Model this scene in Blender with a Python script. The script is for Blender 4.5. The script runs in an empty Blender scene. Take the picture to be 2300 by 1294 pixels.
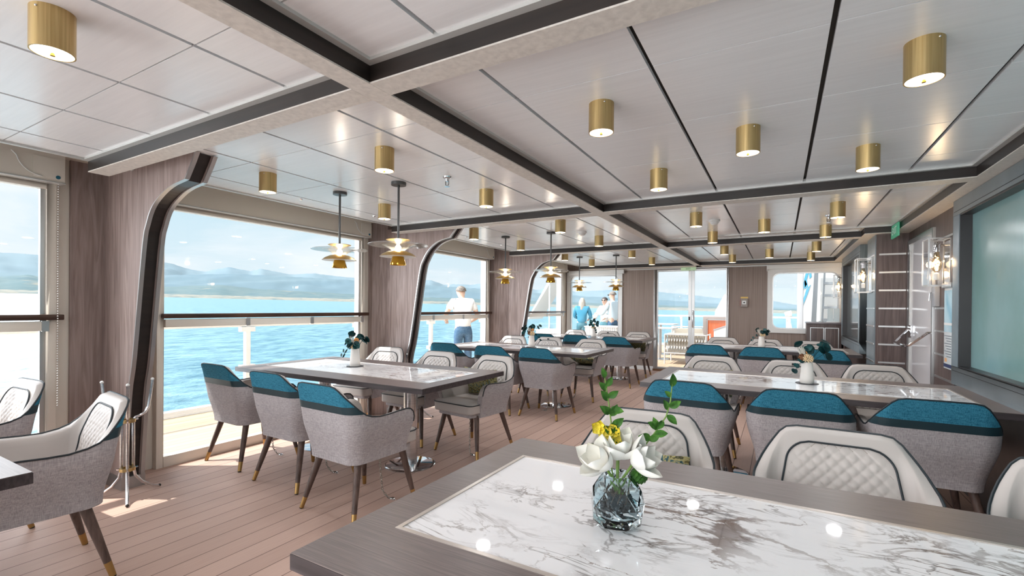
import bpy, bmesh, math, random
from mathutils import Vector, Matrix
random.seed(11)
SC = bpy.context.scene
COL = SC.collection
PI = math.pi

# ------------------------------------------------------------------ camera
F_PX, W_PX, H_PX = 1060.0, 2300.0, 1294.0
YAW, PITCH, ROLL = math.radians(29.6), math.radians(-.25), math.radians(.52)
fw = Vector((-math.sin(YAW)*math.cos(PITCH), math.cos(YAW)*math.cos(PITCH), math.sin(PITCH)))
rt0 = Vector((math.cos(YAW), math.sin(YAW), 0))
up0 = rt0.cross(fw)
rt = rt0*math.cos(ROLL) + up0*math.sin(ROLL)
up = up0*math.cos(ROLL) - rt0*math.sin(ROLL)
cam = bpy.data.cameras.new('camera')
cam.sensor_width = 36.0
cam.lens = 36.0*F_PX/W_PX
cam.shift_y = (694.8-647.0)/W_PX
cam.clip_start, cam.clip_end = .05, 40000
camo = bpy.data.objects.new('camera', cam)
COL.objects.link(camo)
camo.matrix_world = Matrix(((rt.x, up.x, -fw.x, 0), (rt.y, up.y, -fw.y, 0), (rt.z, up.z, -fw.z, 1.3), (0, 0, 0, 1)))
SC.camera = camo

# ------------------------------------------------------------------ world, sun, exposure
SC.view_settings.view_transform = 'Standard'
SC.view_settings.look = 'None'
SC.view_settings.exposure = 1.1
SC.view_settings.gamma = 1.0
SC.view_settings.use_curve_mapping = False

def lin(r, g, b):
    f = lambda c: (c/255/12.92) if c/255 <= .04045 else ((c/255+.055)/1.055)**2.4
    return (f(r), f(g), f(b), 1)

wd = bpy.data.worlds.new('sky'); SC.world = wd; wd.use_nodes = True
nt = wd.node_tree; N = nt.nodes; Lk = nt.links
for n in list(N): N.remove(n)
out = N.new('ShaderNodeOutputWorld'); bg = N.new('ShaderNodeBackground')
tc = N.new('ShaderNodeTexCoord'); sep = N.new('ShaderNodeSeparateXYZ')
Lk.new(tc.outputs['Generated'], sep.inputs[0])
grad = N.new('ShaderNodeValToRGB')
e = grad.color_ramp.elements
e[0].position = 0.0; e[0].color = lin(226, 238, 243)
e[1].position = .75; e[1].color = lin(120, 178, 214)
x = e.new(.16); x.color = lin(205, 229, 239)
x = e.new(.35); x.color = lin(166, 208, 229)
Lk.new(sep.outputs['Z'], grad.inputs[0])
mp = N.new('ShaderNodeMapping'); mp.inputs['Scale'].default_value = (2.2, 2.2, 7.0)
mp.inputs['Location'].default_value = (.35, .2, .1)
Lk.new(tc.outputs['Generated'], mp.inputs[0])
cl = N.new('ShaderNodeTexNoise'); cl.inputs['Scale'].default_value = 1.6
cl.inputs['Detail'].default_value = 8; cl.inputs['Roughness'].default_value = .55; cl.inputs['Distortion'].default_value = .4
Lk.new(mp.outputs[0], cl.inputs['Vector'])
cr = N.new('ShaderNodeValToRGB'); cr.color_ramp.elements[0].position = .40; cr.color_ramp.elements[1].position = .66
Lk.new(cl.outputs['Fac'], cr.inputs[0])
mx = N.new('ShaderNodeMixRGB'); mx.inputs[2].default_value = lin(243, 247, 249)
Lk.new(cr.outputs[0], mx.inputs[0]); Lk.new(grad.outputs[0], mx.inputs[1])
Lk.new(mx.outputs[0], bg.inputs[0]); bg.inputs[1].default_value = .52
Lk.new(bg.outputs[0], out.inputs[0])

sun = bpy.data.lights.new('sun', 'SUN'); sun.energy = 3.6; sun.angle = math.radians(.6); sun.color = (1, .95, .87)
so = bpy.data.objects.new('sun', sun); COL.objects.link(so)
so.rotation_euler = Vector((.386, .241, -.891)).to_track_quat('-Z', 'Y').to_euler()
# added wide fill sun from behind left, brightening the room beyond what the sky gives
glow = bpy.data.lights.new('added_fill_sun', 'SUN'); glow.energy = 5.0; glow.angle = math.radians(110); glow.color = (.96, .98, 1)
go = bpy.data.objects.new('added_fill_sun', glow); COL.objects.link(go)
go.rotation_euler = Vector((.74, .60, -.26)).to_track_quat('-Z', 'Y').to_euler()
LAMP_W = 1.5      # each drum downlight
LAMP_COL = (.97, .98, 1.0)

# ------------------------------------------------------------------ materials
MATS = {}
def _new(name):
    m = bpy.data.materials.new(name); m.use_nodes = True
    nt = m.node_tree; b = nt.nodes['Principled BSDF']
    MATS[name] = m
    return m, nt, b

def M(name, col, rough=.5, metal=0., spec=.5, coat=0., emit=None, es=0.):
    m, nt, b = _new(name)
    b.inputs['Base Color'].default_value = col
    b.inputs['Roughness'].default_value = rough
    b.inputs['Metallic'].default_value = metal
    b.inputs['Specular IOR Level'].default_value = spec
    b.inputs['Coat Weight'].default_value = coat
    if emit:
        b.inputs['Emission Color'].default_value = emit; b.inputs['Emission Strength'].default_value = es
    # a faint procedural unevenness so that no surface is perfectly flat in tone
    tcn = nt.nodes.new('ShaderNodeTexCoord'); no = nt.nodes.new('ShaderNodeTexNoise')
    no.inputs['Scale'].default_value = 14; no.inputs['Detail'].default_value = 3
    nt.links.new(tcn.outputs['Object'], no.inputs['Vector'])
    mr = nt.nodes.new('ShaderNodeMapRange'); mr.inputs[3].default_value = max(0, rough-.04); mr.inputs[4].default_value = min(1, rough+.04)
    nt.links.new(no.outputs['Fac'], mr.inputs[0]); nt.links.new(mr.outputs[0], b.inputs['Roughness'])
    return m

def streak(name, c1, c2, scale, rough=.5, spec=.4, bump=.15, detail=6, dist=.4, lo=.3, hi=.7, metal=0., coat=0.):
    """colour drawn out along one axis: wood grain, brushed metal, fabric threads"""
    m, nt, b = _new(name)
    tcn = nt.nodes.new('ShaderNodeTexCoord'); mp = nt.nodes.new('ShaderNodeMapping')
    mp.inputs['Scale'].default_value = scale
    nt.links.new(tcn.outputs['Object'], mp.inputs[0])
    no = nt.nodes.new('ShaderNodeTexNoise'); no.inputs['Scale'].default_value = 1
    no.inputs['Detail'].default_value = detail; no.inputs['Distortion'].default_value = dist
    nt.links.new(mp.outputs[0], no.inputs['Vector'])
    r = nt.nodes.new('ShaderNodeValToRGB'); r.color_ramp.elements[0].position = lo; r.color_ramp.elements[1].position = hi
    r.color_ramp.elements[0].color = c1; r.color_ramp.elements[1].color = c2
    nt.links.new(no.outputs['Fac'], r.inputs[0]); nt.links.new(r.outputs[0], b.inputs['Base Color'])
    b.inputs['Roughness'].default_value = rough; b.inputs['Specular IOR Level'].default_value = spec
    b.inputs['Metallic'].default_value = metal; b.inputs['Coat Weight'].default_value = coat
    if bump:
        bp = nt.nodes.new('ShaderNodeBump'); bp.inputs['Strength'].default_value = bump; bp.inputs['Distance'].default_value = .002
        nt.links.new(no.outputs['Fac'], bp.inputs['Height']); nt.links.new(bp.outputs[0], b.inputs['Normal'])
    return m

def weave(name, c1, c2, rough=.9):
    m, nt, b = _new(name)
    tcn = nt.nodes.new('ShaderNodeTexCoord')
    fs = []
    for sc in ((330, 330, 22), (30, 30, 420)):
        mp = nt.nodes.new('ShaderNodeMapping'); mp.inputs['Scale'].default_value = sc
        nt.links.new(tcn.outputs['Object'], mp.inputs[0])
        no = nt.nodes.new('ShaderNodeTexNoise'); no.inputs['Scale'].default_value = 1; no.inputs['Detail'].default_value = 2
        nt.links.new(mp.outputs[0], no.inputs['Vector']); fs.append(no)
    ad = nt.nodes.new('ShaderNodeMath'); ad.operation = 'ADD'
    nt.links.new(fs[0].outputs['Fac'], ad.inputs[0]); nt.links.new(fs[1].outputs['Fac'], ad.inputs[1])
    hf = nt.nodes.new('ShaderNodeMath'); hf.operation = 'MULTIPLY'; hf.inputs[1].default_value = .5
    nt.links.new(ad.outputs[0], hf.inputs[0])
    r = nt.nodes.new('ShaderNodeValToRGB'); r.color_ramp.elements[0].position = .36; r.color_ramp.elements[1].position = .64
    r.color_ramp.elements[0].color = c1; r.color_ramp.elements[1].color = c2
    nt.links.new(hf.outputs[0], r.inputs[0]); nt.links.new(r.outputs[0], b.inputs['Base Color'])
    b.inputs['Roughness'].default_value = rough; b.inputs['Specular IOR Level'].default_value = .15
    bp = nt.nodes.new('ShaderNodeBump'); bp.inputs['Strength'].default_value = .25; bp.inputs['Distance'].default_value = .001
    nt.links.new(hf.outputs[0], bp.inputs['Height']); nt.links.new(bp.outputs[0], b.inputs['Normal'])
    return m

def glassy(name, tint=(1, 1, 1, 1), ior=1.45, rough=0., body=None, amount=0.):
    """thin glass: clear, with mirror reflections that grow at grazing angles; body adds a milky share"""
    m = bpy.data.materials.new(name); m.use_nodes = True; nt = m.node_tree; MATS[name] = m
    for n in list(nt.nodes): nt.nodes.remove(n)
    o = nt.nodes.new('ShaderNodeOutputMaterial'); t = nt.nodes.new('ShaderNodeBsdfTransparent'); g = nt.nodes.new('ShaderNodeBsdfGlossy')
    lw = nt.nodes.new('ShaderNodeLayerWeight'); lw.inputs['Blend'].default_value = .5
    pw = nt.nodes.new('ShaderNodeMath'); pw.operation = 'POWER'; pw.inputs[1].default_value = 5
    nt.links.new(lw.outputs['Facing'], pw.inputs[0])
    r0 = ((ior-1)/(ior+1))**2
    f = nt.nodes.new('ShaderNodeMath'); f.operation = 'MULTIPLY_ADD'; f.inputs[1].default_value = 1-r0; f.inputs[2].default_value = r0
    nt.links.new(pw.outputs[0], f.inputs[0])
    t.inputs[0].default_value = tint; g.inputs['Roughness'].default_value = rough
    mxs = nt.nodes.new('ShaderNodeMixShader')
    nt.links.new(f.outputs[0], mxs.inputs[0]); nt.links.new(t.outputs[0], mxs.inputs[1]); nt.links.new(g.outputs[0], mxs.inputs[2])
    last = mxs
    if body:
        d = nt.nodes.new('ShaderNodeBsdfDiffuse'); d.inputs[0].default_value = body
        m2 = nt.nodes.new('ShaderNodeMixShader'); m2.inputs[0].default_value = amount
        nt.links.new(mxs.outputs[0], m2.inputs[1]); nt.links.new(d.outputs[0], m2.inputs[2]); last = m2
    nt.links.new(last.outputs[0], o.inputs[0])
    return m

def floor_mat(name, c1, c2, pitch, off, seam, rough=.55):
    m, nt, b = _new(name)
    tcn = nt.nodes.new('ShaderNodeTexCoord'); sp = nt.nodes.new('ShaderNodeSeparateXYZ')
    nt.links.new(tcn.outputs['Object'], sp.inputs[0])
    def math_(op, a, v):
        n = nt.nodes.new('ShaderNodeMath'); n.operation = op
        nt.links.new(a, n.inputs[0])
        if v is not None: n.inputs[1].default_value = v
        return n.outputs[0]
    q = math_('DIVIDE', math_('ADD', sp.outputs['X'], off), pitch)
    fr = math_('FRACT', q, None); fl = math_('FLOOR', q, None)
    isseam = math_('LESS_THAN', fr, .035)
    wn = nt.nodes.new('ShaderNodeTexWhiteNoise'); wn.noise_dimensions = '1D'; nt.links.new(fl, wn.inputs['W'])
    mp = nt.nodes.new('ShaderNodeMapping'); mp.inputs['Scale'].default_value = (260, 5, 1)
    nt.links.new(tcn.outputs['Object'], mp.inputs[0])
    no = nt.nodes.new('ShaderNodeTexNoise'); no.inputs['Scale'].default_value = 1; no.inputs['Detail'].default_value = 5
    nt.links.new(mp.outputs[0], no.inputs['Vector'])
    mm = nt.nodes.new('ShaderNodeMath'); mm.operation = 'MULTIPLY_ADD'; mm.inputs[1].default_value = .35
    nt.links.new(wn.outputs['Value'], mm.inputs[0])
    hh = math_('MULTIPLY', no.outputs['Fac'], .65); nt.links.new(hh, mm.inputs[2])
    r = nt.nodes.new('ShaderNodeValToRGB'); r.color_ramp.elements[0].position = .2; r.color_ramp.elements[1].position = .8
    r.color_ramp.elements[0].color = c1; r.color_ramp.elements[1].color = c2
    nt.links.new(mm.outputs[0], r.inputs[0])
    mx = nt.nodes.new('ShaderNodeMixRGB'); mx.inputs[2].default_value = seam
    nt.links.new(isseam, mx.inputs[0]); nt.links.new(r.outputs[0], mx.inputs[1])
    nt.links.new(mx.outputs[0], b.inputs['Base Color'])
    b.inputs['Roughness'].default_value = rough; b.inputs['Specular IOR Level'].default_value = .3
    inv = math_('SUBTRACT', isseam, 1.0)
    bp = nt.nodes.new('ShaderNodeBump'); bp.inputs['Strength'].default_value = .6; bp.inputs['Distance'].default_value = .003
    bp.invert = True
    nt.links.new(isseam, bp.inputs['Height']); nt.links.new(bp.outputs[0], b.inputs['Normal'])
    return m

def marble_mat(name):
    m, nt, b = _new(name)
    tcn = nt.nodes.new('ShaderNodeTexCoord')
    def noise(scale, detail, dist, rot, sc=(1, 1, 1), loc=(0, 0, 0)):
        mp = nt.nodes.new('ShaderNodeMapping'); mp.inputs['Rotation'].default_value = (0, 0, rot); mp.inputs['Scale'].default_value = sc
        mp.inputs['Location'].default_value = loc
        nt.links.new(tcn.outputs['Object'], mp.inputs[0])
        n = nt.nodes.new('ShaderNodeTexNoise'); n.inputs['Scale'].default_value = scale; n.inputs['Detail'].default_value = detail
        n.inputs['Distortion'].default_value = dist; n.inputs['Roughness'].default_value = .6
        nt.links.new(mp.outputs[0], n.inputs['Vector']); return n.outputs['Fac']
    def vein(fac, width):
        s = nt.nodes.new('ShaderNodeMath'); s.operation = 'SUBTRACT'; s.inputs[1].default_value = .5; nt.links.new(fac, s.inputs[0])
        a = nt.nodes.new('ShaderNodeMath'); a.operation = 'ABSOLUTE'; nt.links.new(s.outputs[0], a.inputs[0])
        r = nt.nodes.new('ShaderNodeMapRange'); r.inputs[1].default_value = 0; r.inputs[2].default_value = width
        r.inputs[3].default_value = 1; r.inputs[4].default_value = 0; nt.links.new(a.outputs[0], r.inputs[0]); return r.outputs[0]
    def mul(a, c):
        n = nt.nodes.new('ShaderNodeMath'); n.operation = 'MULTIPLY'; nt.links.new(a, n.inputs[0])
        if isinstance(c, float): n.inputs[1].default_value = c
        else: nt.links.new(c, n.inputs[1])
        return n.outputs[0]
    def ramp(a, lo, hi):
        r = nt.nodes.new('ShaderNodeMapRange'); r.inputs[1].default_value = lo; r.inputs[2].default_value = hi; nt.links.new(a, r.inputs[0]); return r.outputs[0]
    base = lin(240, 238, 239)
    col = None
    def over(prev, fac, c):
        mx = nt.nodes.new('ShaderNodeMixRGB'); nt.links.new(fac, mx.inputs[0]); mx.inputs[2].default_value = c
        if prev is None: mx.inputs[1].default_value = base
        else: nt.links.new(prev, mx.inputs[1])
        return mx.outputs[0]
    patch = ramp(noise(2.6, 2, .3, .5, loc=(3.1, 1.7, 0)), .46, .62)
    col = over(col, mul(ramp(noise(3.0, 6, 1.0, .7, (1, 2.2, 1)), .55, .8), .30), lin(178, 178, 182))
    v1 = vein(noise(2.2, 5, 1.6, .9, (1, 2.6, 1)), .018)
    col = over(col, mul(mul(v1, ramp(noise(1.9, 2, 0, 0, loc=(7, 3, 0)), .42, .6)), .85), lin(120, 112, 108))
    v2 = vein(noise(3.2, 7, 2.2, .7, (1, 2.0, 1), (2.3, 5.1, 0)), .035)
    col = over(col, mul(mul(v2, patch), .95), lin(108, 92, 80))
    blot = mul(ramp(noise(5.5, 8, 1.4, .7, (1, 2.2, 1), (4.2, 1, 0)), .57, .66), patch)
    col = over(col, mul(blot, .85), lin(118, 112, 112))
    # bold branching veins: edges of warped cells, swelling and fading along their length
    def warped(scale, amp, loc):
        mp = nt.nodes.new('ShaderNodeMapping'); mp.inputs['Location'].default_value = loc; mp.inputs['Rotation'].default_value = (0, 0, .6); mp.inputs['Scale'].default_value = (1, 1.7, 1)
        nt.links.new(tcn.outputs['Object'], mp.inputs[0])
        n = nt.nodes.new('ShaderNodeTexNoise'); n.inputs['Scale'].default_value = 3.2; n.inputs['Detail'].default_value = 7; n.inputs['Roughness'].default_value = .62
        nt.links.new(mp.outputs[0], n.inputs['Vector'])
        sc = nt.nodes.new('ShaderNodeVectorMath'); sc.operation = 'SCALE'; sc.inputs['Scale'].default_value = amp; nt.links.new(n.outputs['Color'], sc.inputs[0])
        ad = nt.nodes.new('ShaderNodeVectorMath'); ad.operation = 'ADD'; nt.links.new(mp.outputs[0], ad.inputs[0]); nt.links.new(sc.outputs[0], ad.inputs[1])
        vo = nt.nodes.new('ShaderNodeTexVoronoi'); vo.feature = 'DISTANCE_TO_EDGE'; vo.inputs['Scale'].default_value = scale; nt.links.new(ad.outputs[0], vo.inputs['Vector'])
        return vo.outputs['Distance']
    swell = ramp(noise(3.4, 3, .4, 0, loc=(1.3, 8.1, 0)), .44, .68)
    wd_ = nt.nodes.new('ShaderNodeMath'); wd_.operation = 'MULTIPLY_ADD'; nt.links.new(mul(swell, swell), wd_.inputs[0]); wd_.inputs[1].default_value = .085; wd_.inputs[2].default_value = .004
    dv = nt.nodes.new('ShaderNodeMath'); dv.operation = 'DIVIDE'; nt.links.new(warped(1.9, .42, (.4, .3, 0)), dv.inputs[0]); nt.links.new(wd_.outputs[0], dv.inputs[1])
    bold = nt.nodes.new('ShaderNodeMapRange'); bold.inputs[1].default_value = .6; bold.inputs[2].default_value = 1.15; bold.inputs[3].default_value = 1; bold.inputs[4].default_value = 0
    nt.links.new(dv.outputs[0], bold.inputs[0])
    keep = ramp(noise(1.7, 2, 0, 0, loc=(5.2, .7, 0)), .40, .56)
    tone = nt.nodes.new('ShaderNodeMixRGB'); tone.inputs[1].default_value = lin(112, 84, 60); tone.inputs[2].default_value = lin(136, 126, 124)
    nt.links.new(swell, tone.inputs[0])
    mb_ = nt.nodes.new('ShaderNodeMixRGB'); nt.links.new(mul(mul(bold.outputs[0], keep), .9), mb_.inputs[0]); nt.links.new(col, mb_.inputs[1]); nt.links.new(tone.outputs[0], mb_.inputs[2])
    col = mb_.outputs[0]
    nt.links.new(col, b.inputs['Base Color'])
    b.inputs['Roughness'].default_value = .035; b.inputs['Specular IOR Level'].default_value = .5
    return m

def blotch(name, cols, scale, rough=.8, dist=1.2):
    m, nt, b = _new(name)
    tcn = nt.nodes.new('ShaderNodeTexCoord'); no = nt.nodes.new('ShaderNodeTexNoise')
    no.inputs['Scale'].default_value = scale; no.inputs['Detail'].default_value = 5; no.inputs['Distortion'].default_value = dist
    nt.links.new(tcn.outputs['Object'], no.inputs['Vector'])
    r = nt.nodes.new('ShaderNodeValToRGB'); el = r.color_ramp.elements
    k = len(cols)
    el[0].position = .28; el[0].color = cols[0]; el[1].position = .72; el[1].color = cols[-1]
    for i in range(1, k-1):
        x = el.new(.28+.44*i/(k-1)); x.color = cols[i]
    nt.links.new(no.outputs['Fac'], r.inputs[0]); nt.links.new(r.outputs[0], b.inputs['Base Color'])
    b.inputs['Roughness'].default_value = rough; b.inputs['Specular IOR Level'].default_value = .2
    return m

def water_mat(name):
    m, nt, b = _new(name)
    tcn = nt.nodes.new('ShaderNodeTexCoord')
    b.inputs['Roughness'].default_value = .28; b.inputs['Specular IOR Level'].default_value = .45
    no = nt.nodes.new('ShaderNodeTexNoise'); no.inputs['Scale'].default_value = .35; no.inputs['Detail'].default_value = 8; no.inputs['Roughness'].default_value = .62
    mp = nt.nodes.new('ShaderNodeMapping'); mp.inputs['Scale'].default_value = (1, .55, 1); mp.inputs['Rotation'].default_value = (0, 0, .5)
    nt.links.new(tcn.outputs['Object'], mp.inputs[0]); nt.links.new(mp.outputs[0], no.inputs['Vector'])
    bp = nt.nodes.new('ShaderNodeBump'); bp.inputs['Strength'].default_value = .8; bp.inputs['Distance'].default_value = 1.2
    nt.links.new(no.outputs['Fac'], bp.inputs['Height']); nt.links.new(bp.outputs[0], b.inputs['Normal'])
    r = nt.nodes.new('ShaderNodeValToRGB'); r.color_ramp.elements[0].position = .35; r.color_ramp.elements[1].position = .72
    r.color_ramp.elements[0].color = lin(50, 100, 118); r.color_ramp.elements[1].color = lin(128, 166, 174)
    nt.links.new(no.outputs['Fac'], r.inputs[0]); nt.links.new(r.outputs[0], b.inputs['Base Color'])
    return m

ceil_m = streak('ceiling_panel', lin(232, 233, 235), lin(238, 239, 241), (3, 60, 3), .24, .5, .02)
beam_under = streak('beam_underside', lin(200, 194, 187), lin(220, 214, 206), (40, 40, 6), .5, .35, .05)
dark_web = streak('beam_web', lin(30, 25, 23), lin(46, 37, 33), (2, 2, 30), .38, .5, .05)
joint_m = M('joint_backing', lin(70, 66, 60), .7)  # dark backing sheet behind the open ceiling joints
lip_m = M('aluminium_lip', lin(205, 205, 202), .35, .3)
floor_m = floor_mat('deck_boards', lin(178, 148, 134), lin(204, 173, 158), .1335, 2.47, lin(96, 76, 66))
pillar_m = streak('grey_brown_wood', lin(128, 110, 105), lin(170, 151, 145), (26, 26, 1.6), .5, .35, .2, 8, 1.4)
farwall_m = streak('vertical_stripe_panel', lin(128, 112, 104), lin(164, 148, 139), (130, 130, .8), .55, .3, .25, 3, 0)
walnut_m = streak('dark_walnut', lin(72, 58, 56), lin(108, 92, 88), (22, 22, 1.5), .4, .45, .1, 8, 1.4)
frame_m = streak('grey_stained_wood', lin(104, 116, 122), lin(130, 142, 148), (60, 3, 3), .32, .5, .05)
frame_dark = M('dark_frame', lin(40, 38, 40), .35)
cream_m = M('cream_painted_metal', lin(232, 224, 212), .42)
white_m = M('white_paint', lin(232, 232, 230), .4)
white_door = M('glossy_white_panel', lin(208, 206, 208), .12, spec=.6)
steel_m = streak('brushed_steel', lin(196, 196, 198), lin(222, 222, 224), (6, 6, 120), .22, .5, 0, metal=1.0)
chrome_m = M('chrome', lin(225, 226, 228), .06, 1.0)
alu_m = M('brushed_aluminium', lin(190, 190, 190), .32, .9)
black_m = M('black_rubber', lin(22, 20, 20), .5)
brass_m = streak('brushed_brass', lin(184, 156, 104), lin(212, 186, 134), (160, 160, 3), .36, .5, 0, metal=1.0)
brass_bright = M('polished_brass', lin(206, 160, 62), .2, 1.0)
gunmetal = M('dark_metal', lin(92, 92, 92), .4, .6)
diffuser_m = M('lamp_diffuser', lin(255, 240, 225), .5, emit=(1, .93, .84, 1), es=2.2)
bulb_glow = M('filament_glow', lin(255, 200, 120), .4, emit=(1, .62, .25, 1), es=9)
pendant_glow = M('pendant_bulb_glow', lin(255, 230, 200), .4, emit=(1, .92, .80, 1), es=45)
lining_m = M('cream_leather', lin(186, 178, 173), .42, spec=.4)
stitch_m = M('seam_thread', lin(150, 138, 126), .8)
fabric_m = weave('grey_linen', lin(148, 142, 144), lin(190, 184, 185))
teal_m = weave('teal_linen', lin(30, 88, 112), lin(66, 138, 162))
band_m = M('dark_teal_leather', lin(26, 52, 60), .45)
piping_m = M('dark_piping', lin(24, 34, 40), .5)
leg_m = streak('walnut_leg', lin(66, 50, 44), lin(104, 84, 76), (60, 60, 4), .4, .4, 0)
ferrule_m = M('brass_ferrule', lin(172, 136, 84), .35, .8)
chain_m = M('steel_chain', lin(150, 148, 140), .3, 1.0)
tabwood_m = streak('taupe_table_wood', lin(96, 84, 81), lin(124, 110, 106), (7, 240, 60), .36, .5, .08, 6, .3)
marble_m = marble_mat('veined_marble')
inlay_trim = M('inlay_trim', lin(196, 186, 178), .3, .6)
pane_m = glassy('window_glass', (.98, .99, 1, 1), 1.18)
pane_far = glassy('door_glass', (.97, .98, .99, 1), 1.18)
shade_glass = glassy('pendant_glass', (.96, .96, .95, 1), 1.5, .02, lin(220, 220, 216), .22)
lantern_glass = glassy('lantern_glass', (.98, .98, .98, 1))
bulb_glass = glassy('bulb_glass', (1, .88, .68, 1))
vase_white = M('matt_white_ceramic', lin(226, 220, 214), .6)
mat_dark = M('dark_slate_mat', lin(52, 54, 60), .5)
leaf_m = blotch('green_leaf', [lin(36, 70, 24), lin(60, 104, 40), lin(92, 140, 58)], 30, .45)
leaf_dark = blotch('eucalyptus_leaf', [lin(12, 34, 36), lin(22, 60, 62), lin(40, 96, 96)], 12, .5)
stem_m = M('green_stem', lin(110, 140, 62), .5)
petal_m = blotch('ivory_petal', [lin(236, 232, 222), lin(244, 242, 236), lin(248, 244, 226)], 9, .5)
yellow_m = blotch('yellow_petal', [lin(226, 196, 40), lin(244, 226, 84), lin(250, 240, 140)], 20, .5)
cream_flower = blotch('cream_dried_flower', [lin(204, 168, 120), lin(232, 208, 170), lin(244, 232, 206)], 60, .8)
peach_m = M('peach_bloom', lin(222, 160, 96), .7)
straw_m = M('pale_dried_grass', lin(214, 210, 200), .8)
cone_m = blotch('pine_cone', [lin(60, 36, 24), lin(110, 70, 46), lin(150, 110, 76)], 60, .8)
pebble_m = M('black_pebble', lin(34, 32, 36), .35)
soil_m = blotch('brown_moss', [lin(50, 36, 30), lin(92, 72, 60), lin(130, 108, 90)], 80, .9)
cushion_m = blotch('printed_cushion', [lin(26, 40, 40), lin(60, 96, 104), lin(176, 164, 112), lin(44, 52, 44), lin(150, 130, 66)], 16, .7, 3.5)
frost_m = None
rail_wood = streak('varnished_handrail', lin(46, 28, 20), lin(88, 58, 42), (20, 3, 20), .3, .5, 0)

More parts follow.
